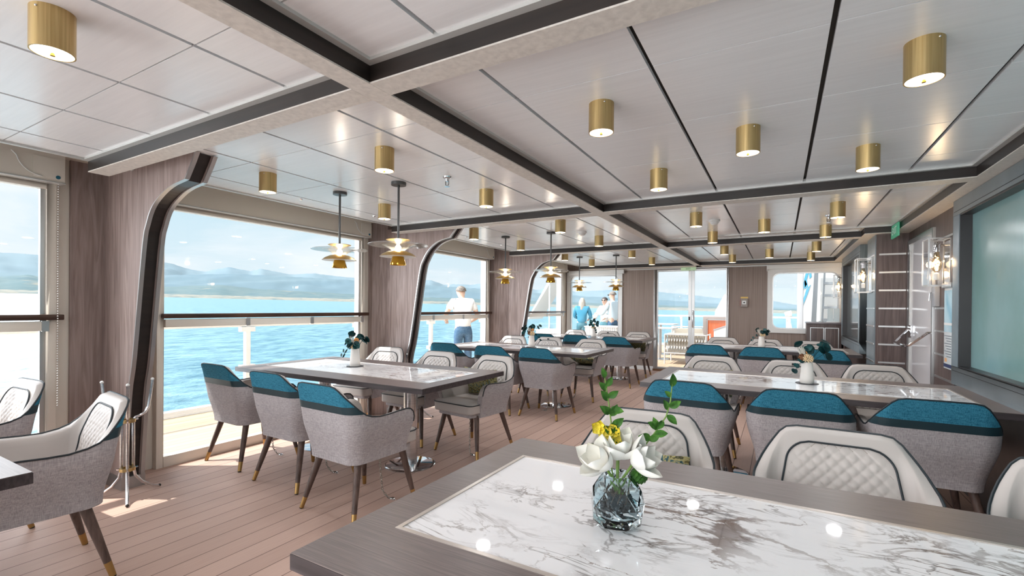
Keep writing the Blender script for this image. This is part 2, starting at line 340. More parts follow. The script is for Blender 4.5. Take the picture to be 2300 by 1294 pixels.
# ------------------------------------------------------------------ mesh helpers
class MB:
    def __init__(s): s.v = []; s.f = []
    def _add(s, vs, fs):
        o = len(s.v); s.v += [tuple(p) for p in vs]; s.f += [tuple(i+o for i in f) for f in fs]; return s
    def box(s, x0, x1, y0, y1, z0, z1):
        x0, x1 = sorted((x0, x1)); y0, y1 = sorted((y0, y1)); z0, z1 = sorted((z0, z1))
        return s._add([(x0, y0, z0), (x1, y0, z0), (x1, y1, z0), (x0, y1, z0), (x0, y0, z1), (x1, y0, z1), (x1, y1, z1), (x0, y1, z1)],
                      [(0, 3, 2, 1), (4, 5, 6, 7), (0, 1, 5, 4), (1, 2, 6, 5), (2, 3, 7, 6), (3, 0, 4, 7)])
    def prism(s, poly, axis, a0, a1):
        n = len(poly)
        def P(p, a):
            return {'x': (a, p[0], p[1]), 'y': (p[0], a, p[1]), 'z': (p[0], p[1], a)}[axis]
        vs = [P(p, a0) for p in poly]+[P(p, a1) for p in poly]
        fs = [tuple(range(n)), tuple(range(2*n-1, n-1, -1))]
        fs += [(i, i+n, (i+1) % n+n, (i+1) % n) for i in range(n)]
        return s._add(vs, fs)
    def lathe(s, prof, n=24, c=(0, 0, 0), phase=0.):
        vs = []; fs = []; m = len(prof)
        for r, z in prof:
            for k in range(n):
                a = 2*PI*k/n+phase; vs.append((c[0]+r*math.cos(a), c[1]+r*math.sin(a), c[2]+z))
        for i in range(m-1):
            for k in range(n):
                k2 = (k+1) % n; fs.append((i*n+k, i*n+k2, (i+1)*n+k2, (i+1)*n+k))
        if prof[0][0] > 1e-5: fs.append(tuple(range(n-1, -1, -1)))
        if prof[-1][0] > 1e-5: fs.append(tuple((m-1)*n+k for k in range(n)))
        return s._add(vs, fs)
    def tube(s, pts, r, n=8, closed=False, cap=True):
        pts = [Vector(p) for p in pts]; m = len(pts)
        rad = r if isinstance(r, (list, tuple)) else [r]*m
        vs = []; fs = []
        prev = None
        for i, p in enumerate(pts):
            if closed: t = pts[(i+1) % m]-pts[i-1]
            else: t = pts[min(i+1, m-1)]-pts[max(i-1, 0)]
            if t.length < 1e-9: t = Vector((0, 0, 1))
            t.normalize()
            if prev is None:
                a = Vector((0, 0, 1)) if abs(t.z) < .9 else Vector((1, 0, 0))
                u = t.cross(a).normalized()
            else:
                u = prev-t*prev.dot(t)
                u = u.normalized() if u.length > 1e-6 else t.orthogonal().normalized()
            prev = u; w = t.cross(u)
            for k in range(n):
                a = 2*PI*k/n; vs.append(p+u*(rad[i]*math.cos(a))+w*(rad[i]*math.sin(a)))
        for i in range(m if closed else m-1):
            j = (i+1) % m
            for k in range(n):
                k2 = (k+1) % n; fs.append((i*n+k, i*n+k2, j*n+k2, j*n+k))
        if cap and not closed:
            fs.append(tuple(range(n-1, -1, -1))); fs.append(tuple((m-1)*n+k for k in range(n)))
        return s._add(vs, fs)
    def grid(s, fn, nu, nv, closed_u=False):
        vs = []; fs = []
        for i in range(nu+(0 if closed_u else 1)):
            for j in range(nv+1): vs.append(fn(i/nu, j/nv))
        w = nv+1; cnt = nu if closed_u else nu+1
        for i in range(nu):
            i2 = (i+1) % cnt
            for j in range(nv): fs.append((i*w+j, i2*w+j, i2*w+j+1, i*w+j+1))
        return s._add(vs, fs)
    def sphere(s, c, r, n=14, m=9):
        rx, ry, rz = r if isinstance(r, (tuple, list)) else (r, r, r)
        def fn(u, v):
            a = 2*PI*u; b = PI*(v-.5); q = math.cos(b)
            return (c[0]+rx*q*math.cos(a), c[1]+ry*q*math.sin(a), c[2]+rz*math.sin(b))
        return s.grid(fn, n, m, True)
    def merge(s, o, mat=None):
        return s._add([(mat @ Vector(p)) if mat else p for p in o.v], o.f)
    def obj(s, name, mat, parent=None, ang=38, bevel=0., seg=2, smooth=True):
        me = bpy.data.meshes.new(name); bm = bmesh.new()
        vs = [bm.verts.new(p) for p in s.v]
        for f in s.f:
            g = []
            for i in f:
                if not g or vs[i] is not g[-1]: g.append(vs[i])
            try: bm.faces.new(g)
            except ValueError: pass
        bmesh.ops.remove_doubles(bm, verts=bm.verts, dist=1e-5)
        bmesh.ops.dissolve_degenerate(bm, edges=bm.edges, dist=1e-6)
        bmesh.ops.recalc_face_normals(bm, faces=bm.faces)
        if bevel > 0:
            ed = [e for e in bm.edges if len(e.link_faces) == 2 and e.calc_face_angle(0) > math.radians(50)]
            bmesh.ops.bevel(bm, geom=ed, offset=bevel, segments=seg, profile=.7, affect='EDGES', clamp_overlap=True)
        bm.to_mesh(me); bm.free()
        if smooth:
            me.polygons.foreach_set('use_smooth', [True]*len(me.polygons))
            me.set_sharp_from_angle(angle=math.radians(ang))
        me.materials.append(mat)
        o = bpy.data.objects.new(name, me); COL.objects.link(o)
        if parent: o.parent = parent
        return o

def tag(o, label=None, cat=None, group=None, kind=None):
    if label: o['label'] = label
    if cat: o['category'] = cat
    if group: o['group'] = group
    if kind: o['kind'] = kind
    return o
def thing(name, label, cat, loc=(0, 0, 0), rotz=0., group=None):
    o = bpy.data.objects.new(name, None); COL.objects.link(o)
    o.empty_display_size = .1
    o.location = loc; o.rotation_euler = (0, 0, rotz)
    return tag(o, label, cat, group)
def struct(name, mb, mat, parent=None, label=None, **k):
    o = mb.obj(name, mat, parent, **k)
    if parent is None: tag(o, label, None, None, 'structure')
    return o
def kids(o): return [c for c in bpy.data.objects if c.parent == o]
CHILD = {}
def copy_tree(src, loc, rotz, label, group=None, skip=()):
    def cp(o, par):
        n = o.copy(); COL.objects.link(n)
        if par: n.parent = par
        for c in CHILD.setdefault(o.name, kids(o)):
            if c.name.split('.')[0] not in skip: cp(c, n)
        return n
    r = cp(src, None)
    r.location = loc; r.rotation_euler = (0, 0, rotz)
    tag(r, label, None, group)
    return r
def rrect(x0, x1, y0, y1, r, n=6):
    p = []
    for cx, cy, a0 in ((x1-r, y1-r, 0), (x0+r, y1-r, PI/2), (x0+r, y0+r, PI), (x1-r, y0+r, 1.5*PI)):
        for k in range(n+1):
            a = a0+PI/2*k/n; p.append((cx+r*math.cos(a), cy+r*math.sin(a)))
    return p

# ------------------------------------------------------------------ room shell
struct('floor', MB().box(-4.34, 1.7, -2.6, 10.1, -.06, 0), floor_m, smooth=False)

ZC, ZB = 2.22, 2.14
BAYS = [(-2.5, 1.285), (1.395, 4.0), (4.13, 6.69), (6.82, 9.75)]
XJL = [-3.56, -2.98, -2.40, -1.82]
XJR = [-1.019, -.438, .141, .727]
YJ = [[-2.2, -1.58, -.96, -.34, .28, .90], [1.82, 2.43, 3.04, 3.65], [4.65, 5.26, 5.87, 6.48], [7.35, 7.96, 8.57, 9.18]]
pan = MB(); lip = MB()
def panels(xa, xb, xj, ya, yb, yj):
    xs = [xa+.03]+[x for x in xj if xa < x < xb]+[xb-.03]
    ys = [ya+.03]+[y for y in yj if ya < y < yb]+[yb-.03]
    for i in range(len(xs)-1):
        for j in range(len(ys)-1):
            gx0 = .009 if i else 0; gx1 = .009 if i < len(xs)-2 else 0
            gy0 = .003 if j else 0; gy1 = .003 if j < len(ys)-2 else 0
            pan.box(xs[i]+gx0, xs[i+1]-gx1, ys[j]+gy0, ys[j+1]-gy1, ZC, ZC+.018)
    z0, z1 = ZC-.012, ZC+.018
    lip.box(xa, xa+.03, ya, yb, z0, z1); lip.box(xb-.03, xb, ya, yb, z0, z1)
    lip.box(xa+.03, xb-.03, ya, ya+.03, z0, z1); lip.box(xa+.03, xb-.03, yb-.03, yb, z0, z1)
for k, (ya, yb) in enumerate(BAYS):
    panels(-3.86, -1.455, XJL, ya, yb, YJ[k])
    if k < 2: panels(-1.357, 1.06, XJR, ya, yb, YJ[k])
    elif k == 2:
        panels(-1.357, 1.06, XJR, ya, 6.43, YJ[k]); panels(-1.357, .80, XJR[:3], 6.43, yb, [])
    else: panels(-1.357, .80, XJR, ya, yb, YJ[k])
struct('ceiling', pan, ceil_m, smooth=False)
struct('trim_1', lip, lip_m, smooth=False)
struct('trim_2', MB().box(-3.86, 1.3, -2.6, 10.1, ZC+.03, ZC+.05), joint_m, smooth=False)
struct('wall_top', MB().box(-4.5, 2.2, -2.6, 10.3, 2.5, 2.6), white_m, smooth=False)

def beam(n, x0, x1, y0, y1):
    b = struct('trim_%d' % n, MB().box(x0, x1, y0, y1, ZB+.006, ZC+.02), dark_web, smooth=False)
    struct('underside', MB().box(x0, x1, y0, y1, ZB, ZB+.006), beam_under, b, smooth=False)
beam(3, -1.455, -1.357, -2.5, 9.75)
n = 4
for y0, y1 in ((1.285, 1.395), (4.0, 4.13), (6.69, 6.82), (9.75, 10.1)):
    beam(n, -3.86, -1.456, y0, y1); beam(n+1, -1.356, 1.06 if y0 < 6.4 else .80, y0, y1); n += 2
beam(12, 1.06, 1.34, -2.5, 6.43)
beam(13, .80, 1.34, 6.431, 6.54)
beam(14, .80, 1.0, 6.541, 10.1)

# window wall on the left: solid bands, jambs and pelmet; splayed timber piers with bracket frames
GX = -4.28
WINS = [(-2.5, 1.25), (1.84, 3.97), (4.45, 6.70), (7.2, 9.82)]
wl = MB()
wl.box(-4.42, GX-.02, -2.6, 10.1, 2.10, 2.5)
for y0, y1 in ((1.25, 1.84), (3.97, 4.45), (6.70, 7.2), (9.82, 10.1)): wl.box(-4.42, GX-.02, y0, y1, 0, 2.10)
struct('wall_left', wl, cream_m, smooth=False)
struct('trim_15', MB().box(GX-.02, GX+.06, -2.6, 10.1, 2.29, 2.5), cream_m, smooth=False)
struct('trim_16', MB().prism([(-4.41, 1.33), (-4.28, 1.33), (-4.27, 1.52), (-4.27, 1.76), (-4.41, 1.76)], 'z', 0, 2.5), pillar_m, smooth=False)
struct('trim_17', MB().prism([(-4.41, 4.07), (-4.23, 4.07), (-4.10, 4.18), (-4.10, 4.3), (-4.24, 4.38), (-4.41, 4.38)], 'z', 0, 2.5), pillar_m, smooth=False)
struct('trim_18', MB().prism([(-4.41, 6.78), (-4.21, 6.78), (-3.97, 6.89), (-3.97, 7.0), (-4.22, 7.12), (-4.41, 7.12)], 'z', 0, 2.5), pillar_m, smooth=False)
def bracket(n, yf, base, dx, xw):
    E_ = [(base, 0), (-3.80+dx, .65), (-3.73+dx, .94), (-3.605+dx, 1.67), (-3.55+dx, 1.83), (-3.47+dx, 1.94), (-3.37+dx*.6, 2.015), (-3.26+dx*.4, 2.05), (-3.17, 2.065), (-3.09, 2.16), (-3.05, 2.215)]
    back = [(xw, 2.215), (xw, 0)]
    # smooth the outline
    P = [Vector((x, z)) for x, z in E_]; Q = []
    for i in range(len(P)-1):
        p0, p1, p2, p3 = P[max(i-1, 0)], P[i], P[i+1], P[min(i+2, len(P)-1)]
        for k in range(4):
            t = k/4
            if i >= 7: q = p1.lerp(p2, t)
            else: q = .5*((2*p1)+(p2-p0)*t+(2*p0-5*p1+4*p2-p3)*t*t+(3*p1-p0-3*p2+p3)*t**3)
            Q.append((q.x, q.y))
    Q.append(E_[-1])
    o = struct('trim_%d' % n, MB().prism(Q+back, 'y', yf, yf+.022), pillar_m, smooth=False)
    ins = [(x-.02, z) for x, z in Q]
    struct('dark_channel', MB().prism(ins+back, 'y', yf+.022, yf+.098), dark_web, o, smooth=False)
    struct('back_panel', MB().prism(Q+back, 'y', yf+.098, yf+.12), pillar_m, o, smooth=False)
    for ya in (yf-.004, yf+.099):
        mb = MB()
        a = [(x+.008, ya, z) for x, z in Q]; b = [(x+.008, ya+.025, z) for x, z in Q]
        c = [(x-.004, ya+.025, z) for x, z in Q]; d = [(x-.004, ya, z) for x, z in Q]
        rows = [a, b, c, d]
        mb.grid(lambda u, v: rows[int(round(u*4)) % 4][int(round(v*(len(Q)-1)))], 4, len(Q)-1)
        struct('metal_edge', mb, alu_m, o)
    struct('plinth', MB().box(xw+.02, base+.012, yf-.012, yf+.13, 0, .085), alu_m, o, smooth=False)
bracket(19, 1.52, -3.97, -.10, -4.27)
bracket(20, 4.18, -3.88, 0, -4.10)
bracket(21, 6.88, -3.86, .02, -3.97)

for i, (y0, y1) in enumerate(WINS):
    fr = MB()
    a, b = GX-.03, GX+.035
    fr.box(a, b, y0, y0+.05, 0, 2.10); fr.box(a, b, y1-.05, y1, 0, 2.10)
    fr.box(a, b, y0+.05, y1-.05, 0, .085); fr.box(a, b, y0+.05, y1-.05, 2.06, 2.10)
    w = struct('window_%d' % (i+1), fr, cream_m, bevel=.004)
    struct('pane', MB().box(GX-.006, GX+.002, y0+.05, y1-.05, 1.19, 2.06), pane_m, w, smooth=False)
    struct('pane', MB().box(GX-.006, GX+.002, y0+.05, y1-.05, .085, 1.15), pane_m, w, smooth=False)
    h = struct('handrail', MB().box(GX+.006, GX+.075, y0+.03, y1+.03, 1.186, 1.224), rail_wood, w, bevel=.008)
    h['label'] = 'dark varnished handrail across the window'
    ca = struct('cassette', MB().box(GX+.004, GX+.06, y0+.05, y1-.05, 1.115, 1.178), cream_m, w, bevel=.006)
    nseg = 3
    for k in range(nseg):
        yy = y0+.05+(y1-y0-.1)*(k+1)/nseg
        struct('bracket_clip', MB().box(GX+.05, GX+.068, yy-.03, yy+.005, 1.112, 1.182), alu_m, ca, smooth=False)
    st = struct('glazing_stop', MB().box(GX-.02, GX+.01, y1-.075, y1-.05, .085, 2.06), alu_m, w, smooth=False)
WHICH = ['nearest the camera at left edge of photo', 'over the bay with the two nearest pendants', 'over the third bay along the window wall', 'in the farthest bay by the end wall']
for i, (y0, y1) in enumerate(WINS):
    t = thing('roller_blind', 'cream roller blind cassette above the window ' + WHICH[i], 'blind', (GX+.08, (y0+y1)/2, 2.10), 0, 'roller blinds above the sea windows')
    L = (y1-y0)/2+.02
    MB().box(-.058, .035, -L, L, 0, .185).obj('cassette', cream_m, t, bevel=.012)
    MB().box(-.06, .04, -L, L, -.006, 0).obj('bottom_lip', lip_m, t, smooth=False)
    ec = MB().box(.036, .041, L-.16, L-.005, .01, .15).obj('end_cap', cream_m, t, bevel=.002)
    MB().lathe([(.012, 0), (.012, .004)], 14).obj('round_sticker', M('blue_sticker', lin(40, 104, 128), .5) if i == 0 else MATS['blue_sticker'], ec)
    bpy.data.objects[ec.children[0].name].matrix_local = Matrix.Translation((.041, L-.04, .03)) @ Matrix.Rotation(PI/2, 4, 'Y')
    pts = [(.045, L-.26, .15)]+[(.047, L-.26+.12*(1-math.cos(a))+.02, .15-.13*math.sin(a)) for a in [PI/2*k/8 for k in range(1, 9)]]
    MB().tube(pts, .0035, 6).obj('pull_loop', white_m, t)
    if i: continue
    mb = MB()
    for k in range(90): mb.sphere((.03, L-.035, -.012-.0165*k), .0042, 6, 4)
    c = mb.obj('bead_chain', white_m, t); c['kind'] = 'stuff'

# end wall with glazed double door, a window each side
def ring(mb, outer, inner, axis_y0, axis_y1):
    """flat ring between a rectangle and a rounded hole, given in xz, extruded along y"""
    (X0, X1, Z0, Z1) = outer; n = len(inner); cx = sum(p[0] for p in inner)/n; cz = sum(p[1] for p in inner)/n
    O = []
    for x, z in inner:
        dx, dz = x-cx, z-cz
        k = min(((X1-cx)/dx if dx > 1e-9 else (X0-cx)/dx if dx < -1e-9 else 1e9), ((Z1-cz)/dz if dz > 1e-9 else (Z0-cz)/dz if dz < -1e-9 else 1e9))
        O.append((cx+dx*k, cz+dz*k))
    # pull the outer points nearest a corner onto it
    for c in ((X0, Z0), (X0, Z1), (X1, Z0), (X1, Z1)):
        i = min(range(n), key=lambda j: (O[j][0]-c[0])**2+(O[j][1]-c[1])**2); O[i] = c
    vs = [(x, y, z) for y in (axis_y0, axis_y1) for x, z in O]+[(x, y, z) for y in (axis_y0, axis_y1) for x, z in inner]
    fs = []
    for i in range(n):
        j = (i+1) % n
        fs += [(i, j, 2*n+j, 2*n+i), (n+i, 3*n+i, 3*n+j, n+j), (i, n+i, n+j, j), (2*n+i, 2*n+j, 3*n+j, 3*n+i)]
    mb._add(vs, fs); return mb
FW = 10.1
def wallbox(mb, x0, x1, z0, z1): mb.box(x0, x1, FW, FW+.15, z0, z1)
w = MB()
wallbox(w, -4.42, -4.22, 0, 2.5); wallbox(w, -4.22, -3.03, 0, .55); wallbox(w, -4.22, -3.03, 2.08, 2.5)
wallbox(w, -3.03, -2.26, 0, 2.5); wallbox(w, -2.26, -.88, 2.10, 2.5)
wallbox(w, -.88, -.13, 0, 2.5); wallbox(w, -.13, .90, 0, .93); wallbox(w, -.13, .90, 1.985, 2.5); wallbox(w, .90, 1.8, 0, 2.5)
struct('wall_far', w, farwall_m, smooth=False)
struct('baseboard_far', MB().box(-4.3, -2.27, FW-.015, FW, 0, .085).box(-.86, .92, FW-.015, FW, 0, .085), white_m, smooth=False)
struct('trim_22', MB().box(-4.3, .9, FW-.03, FW, ZB-.022, ZB-.002), lip_m, smooth=False)
def rwindow(n, outer, inner_rect, r, inner_pane_z0):
    x0, x1, z0, z1 = outer; a, b, c, d = inner_rect
    f = ring(MB(), outer, rrect(a, b, c, d, r, 7), FW-.03, FW+.02)
    o = struct('window_%d' % n, f, white_m)
    g = ring(MB(), (a-.02, b+.02, c-.02, d+.02), rrect(a+.018, b-.018, c+.018, d-.018, r-.012, 7), FW-.012, FW+.06)
    struct('rubber_gasket', g, alu_m, o)
    struct('pane', MB().prism(rrect(a, b, c, d, r, 7), 'y', FW+.03, FW+.036), pane_far, o, smooth=False)
rwindow(5, (-.21, .95, .868, 2.05), (-.13, .90, .945, 1.985), .12, 0)
rwindow(6, (-4.27, -2.98, .5, 2.10), (-4.19, -3.06, .58, 2.02), .12, 0)
def far_blind(x0, x1, label):
    t = thing('roller_blind', label, 'blind', ((x0+x1)/2, FW, 2.05), 0, 'roller blinds on the end wall')
    L = (x1-x0)/2
    MB().box(-L, L, -.1, -.02, 0, .085).obj('cassette', white_m, t, bevel=.012)
    MB().box(-L, -L+.012, -.105, -.015, -.03, .085).obj('end_cap', white_m, t)
    MB().tube([(-L+.02, -.06, 0), (-L+.02, -.06, -1.0)], .003, 6).obj('pull_cord', white_m, t)
far_blind(-.225, .955, 'white roller blind cassette above the far window with the ladder view')
far_blind(-4.2, -2.93, 'white roller blind cassette above the end-wall window showing the deck party')

# glazed double door
dr = MB()
y0, y1 = FW-.02, FW+.07
dr.box(-2.31, -2.245, y0, y1, .0, 2.105); dr.box(-.905, -.875, y0, y1, 0, 2.105); dr.box(-2.245, -.905, y0, y1, 2.085, 2.105)
d = struct('door_1', dr, alu_m, bevel=.004)
for a, b in ((-2.245, -1.565), (-1.555, -.905)):
    lf = MB(); s = .05 if a < -2 else .05
    lf.box(a, a+.018, y0+.01, y1-.02, .04, 2.085); lf.box(b-.018, b, y0+.01, y1-.02, .04, 2.085)
    if a < -2: lf.box(b-.055, b-.018, y0+.01, y1-.02, .04, 2.085)
    else: lf.box(a+.018, a+.05, y0+.01, y1-.02, .04, 2.085)
    lf.box(a+.018, b-.018, y0+.01, y1-.02, .04, .075); lf.box(a+.018, b-.018, y0+.01, y1-.02, 2.068, 2.085)
    leaf = struct('door_leaf', lf, alu_m, d, smooth=False)
    struct('pane', MB().box(a+.018, b-.018, FW+.02, FW+.026, .075, 2.068), pane_far, leaf, smooth=False)
    if a > -2:
        struct('handle', MB().tube([(a+.03, y0+.01, .93), (a+.03, y0-.045, .93), (a+.03, y0-.055, .95), (a+.03, y0-.055, 1.24), (a+.03, y0-.045, 1.26), (a+.03, y0+.01, 1.26)], .011, 8), chrome_m, leaf)
    else:
        struct('lock', MB().box(b-.045, b-.02, y0-.005, y0+.012, 1.07, 1.14), black_m, leaf, smooth=False)
struct('threshold', MB().box(-2.31, -.875, FW-.06, FW+.1, 0, .04), M('walnut_threshold', lin(120, 84, 58), .4), d, smooth=False)

# right wall: timber framed frosted glass, door recess, second bay
struct('wall_right', MB().box(1.235, 1.5, -2.6, 4.83, 0, 2.5).box(1.2, 1.5, 4.83, 5.52, 0, 2.5).box(1.2, 1.5, 5.52, 6.53, 2.05, 2.5)
       .box(.92, 1.5, 6.53, 7.08, 0, 2.5).box(1.15, 1.5, 7.08, 7.42, 0, 2.5).box(.96, 1.5, 7.42, 9.5, 0, 2.5).box(.93, 1.5, 9.5, 10.1, 0, 2.5), walnut_m, smooth=False)
struct('trim_23', MB().box(.912, .92, 6.545, 7.08, 0, 2.14), frame_m, smooth=False)
struct('trim_24', MB().box(1.13, 1.15, 7.08, 7.42, 0, 2.14), frame_dark, smooth=False)
struct('trim_25', MB().box(1.16, 1.235, -2.6, 4.80, 0, .74), frame_dark, smooth=False)
st = MB()
for k in range(10):
    z = 1.918-.198*k+.0
    if z < .05: continue
    st.box(.945, 1.178, 6.523, 6.531, z-.009, z+.009)
    st.box(.905, .913, 6.56, 7.07, z-.008, z+.008)
    st.box(1.193, 1.201, 4.85, 5.5, z-.008, z+.008)
struct('trim_26', st, alu_m, smooth=False)
def framed_screen(name, label, x, ya, yb, za, zb, m, gm, depth):
    t = thing(name, label, 'wall panel', (x, (ya+yb)/2, za), 0)
    A, B = ya-(ya+yb)/2, yb-(ya+yb)/2; H = zb-za
    f = MB()
    f.box(0, depth, A, B, 0, m[0]); f.box(0, depth, A, B, H-m[1], H)
    f.box(0, depth, B-m[2], B, m[0], H-m[1]); f.box(0, depth, A, A+m[2], m[0], H-m[1])
    f.obj('frame', frame_m, t, bevel=.003)
    r = MB(); e = .012
    r.box(.004, depth-.004, A+m[2], B-m[2], m[0], m[0]+e); r.box(.004, depth-.004, A+m[2], B-m[2], H-m[1]-e, H-m[1])
    r.box(.004, depth-.004, B-m[2]-e, B-m[2], m[0]+e, H-m[1]-e); r.box(.004, depth-.004, A+m[2], A+m[2]+e, m[0]+e, H-m[1]-e)
    r.obj('inner_reveal', frame_dark, t, smooth=False)
    g = MB()
    for z in (m[0]-.03, H-m[1]+.03): MB().box(-.0015, .001, A, B-.02, z-.0015, z+.0015).obj('groove', black_m, t, smooth=False)
    MB().box(depth-.012, depth-.002, A+m[2]+e, B-m[2]-e, m[0]+e, H-m[1]-e).obj('glass', gm, t, smooth=False)
    return t
frost = blotch('green_frosted_glass', [lin(112, 148, 142), lin(134, 170, 172), lin(126, 166, 172)], .8, .22, .4)
frost.node_tree.nodes['Principled BSDF'].inputs['Specular IOR Level'].default_value = .6
framed_screen('framed_glass_panel', 'grey timber frame around green frosted glass at right edge of photo', 1.15, -2.55, 4.83, .745, 2.138, (.135, .115, .14), frost, .084)
frost2 = M('dark_glossy_glass', lin(96, 100, 100), .12, spec=.7)
framed_screen('framed_glass_panel', 'smaller far timber frame around dark glass beside the sideboard', .88, 7.42, 9.45, .745, 2.138, (.135, .115, .12), frost2, .078)

dd = MB(); dd.box(1.192, 1.23, 5.56, 6.44, .01, 2.0)
d2 = struct('door_2', dd, white_door, bevel=.003)
struct('door_frame', MB().box(1.182, 1.24, 5.52, 5.56, 0, 2.05).box(1.182, 1.24, 6.44, 6.50, 0, 2.05).box(1.182, 1.24, 5.56, 6.44, 2.0, 2.05), alu_m, d2, bevel=.003)
struct('hinge_strip', MB().box(1.186, 1.192, 6.40, 6.43, .1, 1.95), lip_m, d2, smooth=False)
struct('door_bar', MB().tube([(1.19, 6.40, 1.10), (1.17, 6.40, 1.10), (1.06, 6.32, .98), (1.05, 6.28, .965), (1.05, 5.78, .965), (1.07, 5.72, .98), (1.17, 5.60, 1.10), (1.19, 5.60, 1.10)], .013, 8), chrome_m, d2)
struct('bar_plate', MB().box(1.18, 1.192, 6.30, 6.43, 1.02, 1.15), chrome_m, d2, bevel=.003)

# ------------------------------------------------------------------ dining armchair (faces +Y, origin on the floor)
def smoothstep(a, b, x):
    t = max(0, min(1, (x-a)/(b-a))); return t*t*(3-2*t)
ST = .734
def plan(s):
    """outer outline of the shell at arm height, s = distance from the middle of the back; returns point and outward normal"""
    g = -1 if s < 0 else 1; s = abs(s)
    R = .095
    if s < .19: p = (s, -.29); nrm = (0, -1)
    elif s < .19+R*PI/2:
        a = (s-.19)/R; p = (.19+R*math.sin(a), -.195-R*math.cos(a)); nrm = (math.sin(a), -math.cos(a))
    else:
        q = s-.19-R*PI/2; p = (.285, -.195+q); nrm = (1, 0)
    return (g*p[0], p[1]), (g*nrm[0], nrm[1])
HT = [(0, .828), (.15, .827), (.19, .820), (.215, .800), (.255, .745), (.30, .683), (.33, .655), (.37, .638), (.43, .627), (.50, .628), (.58, .634), (.655, .637), (.69, .630), (.715, .608), (.728, .575), (.734, .54)]
def top_h(s):
    s = abs(s)
    for (a, h0), (b, h1) in zip(HT, HT[1:]):
        if s <= b: return h0+(h1-h0)*(s-a)/(b-a)
    return HT[-1][1]
ZB0 = .345
def shell_pt(s, z, off=0.):
    (x, y), (nx, ny) = plan(s)
    k = .80+.20*smoothstep(ZB0, .62, z)             # narrower towards the seat
    ky = .86+.14*smoothstep(ZB0, .62, z)
    lean = .055*max(0, (z-.60)/.22)**1.2 if z > .60 else 0
    back = max(0, min(1, 1-(y+.29)/.2))
    pinch = 1-.10*max(0, (z-.66)/.17) if z > .66 else 1
    return (x*k*pinch-nx*off, y*ky-lean*back-ny*off, z)
SS = sorted(set([round(v, 4) for v in ([i*.02 for i in range(0, 37)]+[h[0] for h in HT]+[.70, .722, .731])]))
SS = [-s for s in reversed(SS) if s > 0]+SS
def make_chair():
    t = thing('dining_armchair', 'pending', 'chair')
    def layer(z0f, z1f, nz, off, off_top=None):
        mb = MB(); n = len(SS)
        def fn(u, v):
            s = SS[int(round(u*(n-1)))]; z0, z1 = z0f(s), z1f(s)
            return shell_pt(s, z0+(z1-z0)*v, off)
        return mb.grid(fn, n-1, nz)
    shell = layer(lambda s: ZB0, lambda s: min(top_h(s), .662), 9, 0)
    # closed underside and front edges of the arms
    n = len(SS)
    shell.grid(lambda u, v: shell_pt(SS[int(round(u*(n-1)))], ZB0, v*.05), n-1, 1)
    for s in (SS[0], SS[-1]):
        shell.grid(lambda u, v, s=s: shell_pt(s, ZB0+(top_h(s)-ZB0)*u, v*.05), 8, 1)
    shell.obj('outer_shell', fabric_m, t, 50)
    band = layer(lambda s: min(top_h(s), .662), lambda s: min(top_h(s), .708), 2, -.002)
    o = band.obj('leather_band', band_m, t, 50); o['label'] = 'dark teal leather band'
    teal = layer(lambda s: min(top_h(s), .708), lambda s: top_h(s), 5, -.0015)
    o = teal.obj('teal_back_panel', teal_m, t, 50); o['label'] = 'teal linen upper back'
    LIN = lambda z: .052-.018*smoothstep(.58, .80, z)
    # lining with rounded top roll
    mb = MB()
    def fin(u, v):
        s = SS[int(round(u*(n-1)))]; h = top_h(s)
        if v < .75:
            z = .40+(h-.016-.40)*(v/.75); return shell_pt(s, z, LIN(z))
        a = (v-.75)/.25*PI/2
        w_ = LIN(h); return shell_pt(s, h-.016+.016*math.sin(a), w_-(w_-.002)*(1-math.cos(a)))
    mb.grid(fin, n-1, 12)
    mb.obj('lining', lining_m, t, 60)
    MB().tube([shell_pt(s, top_h(s)+.001, .001) for s in SS]+[], .0048, 6).obj('edge_piping', piping_m, t)
    # quilted back panel
    hw0, hw1, zq0, zq1 = .212, .162, .47, .782
    def outline(z):
        q = (z-zq0)/(zq1-zq0); w = hw0+(hw1-hw0)*q
        r = .07
        if z > zq1-r: w -= r-math.sqrt(max(0, r*r-(z-zq1+r)**2))
        return w
    def surf(x, z, off):
        s = x  # straight run of the back
        q = shell_pt(max(-.185, min(.185, s)), z, LIN(z))
        return (x, q[1]+off, z)
    NQX, NQZ = 80, 60
    def fq(u, v):
        z = zq0+(zq1-zq0)*v; w = outline(z); x = w*(2*u-1)
        a = abs(math.sin(PI*(x/.0440+z/.0450))); b = abs(math.sin(PI*(x/.0440-z/.0450)))
        edge = min(1, 6*min(u, 1-u), 8*(1-v))
        puff = .0105*min(1, (a*b)**.3*1.05)*max(0, edge)
        return surf(x, z, .003+puff)
    quilt = MB().grid(fq, NQX, NQZ)
    quilt_o = quilt.obj('quilted_panel', lining_m, t, 80)
    stt = MB()
    for sg in (-1, 1):
        for k in range(-16, 40):
            run = []
            for i in range(41):
                z = zq0+(zq1-zq0)*i/40; x = sg*.0440*(k-z/.0450)
                if abs(x) < outline(z)-.008: run.append(surf(x, z, .0036))
            if len(run) > 2: stt.tube(run[::3]+[run[-1]], .0010, 4)
    stt.obj('stitching', stitch_m, quilt_o, 60)
    pts = [surf(-outline(z), z, .005) for z in [zq0+(zq1-zq0)*k/40*.9995 for k in range(41)]]
    pts += [surf(x, zq1, .005) for x in [outline(zq1-1e-4)*(2*k/10-1) for k in range(1, 10)]]
    pts += [surf(outline(z), z, .005) for z in [zq0+(zq1-zq0)*k/40*.9995 for k in range(40, -1, -1)]]
    MB().tube(pts, .0042, 6).obj('panel_piping', piping_m, t)
    # seat
    so_ = MB().prism(rrect(-.228, .228, -.20, .295, .05, 5), 'z', .385, .468)
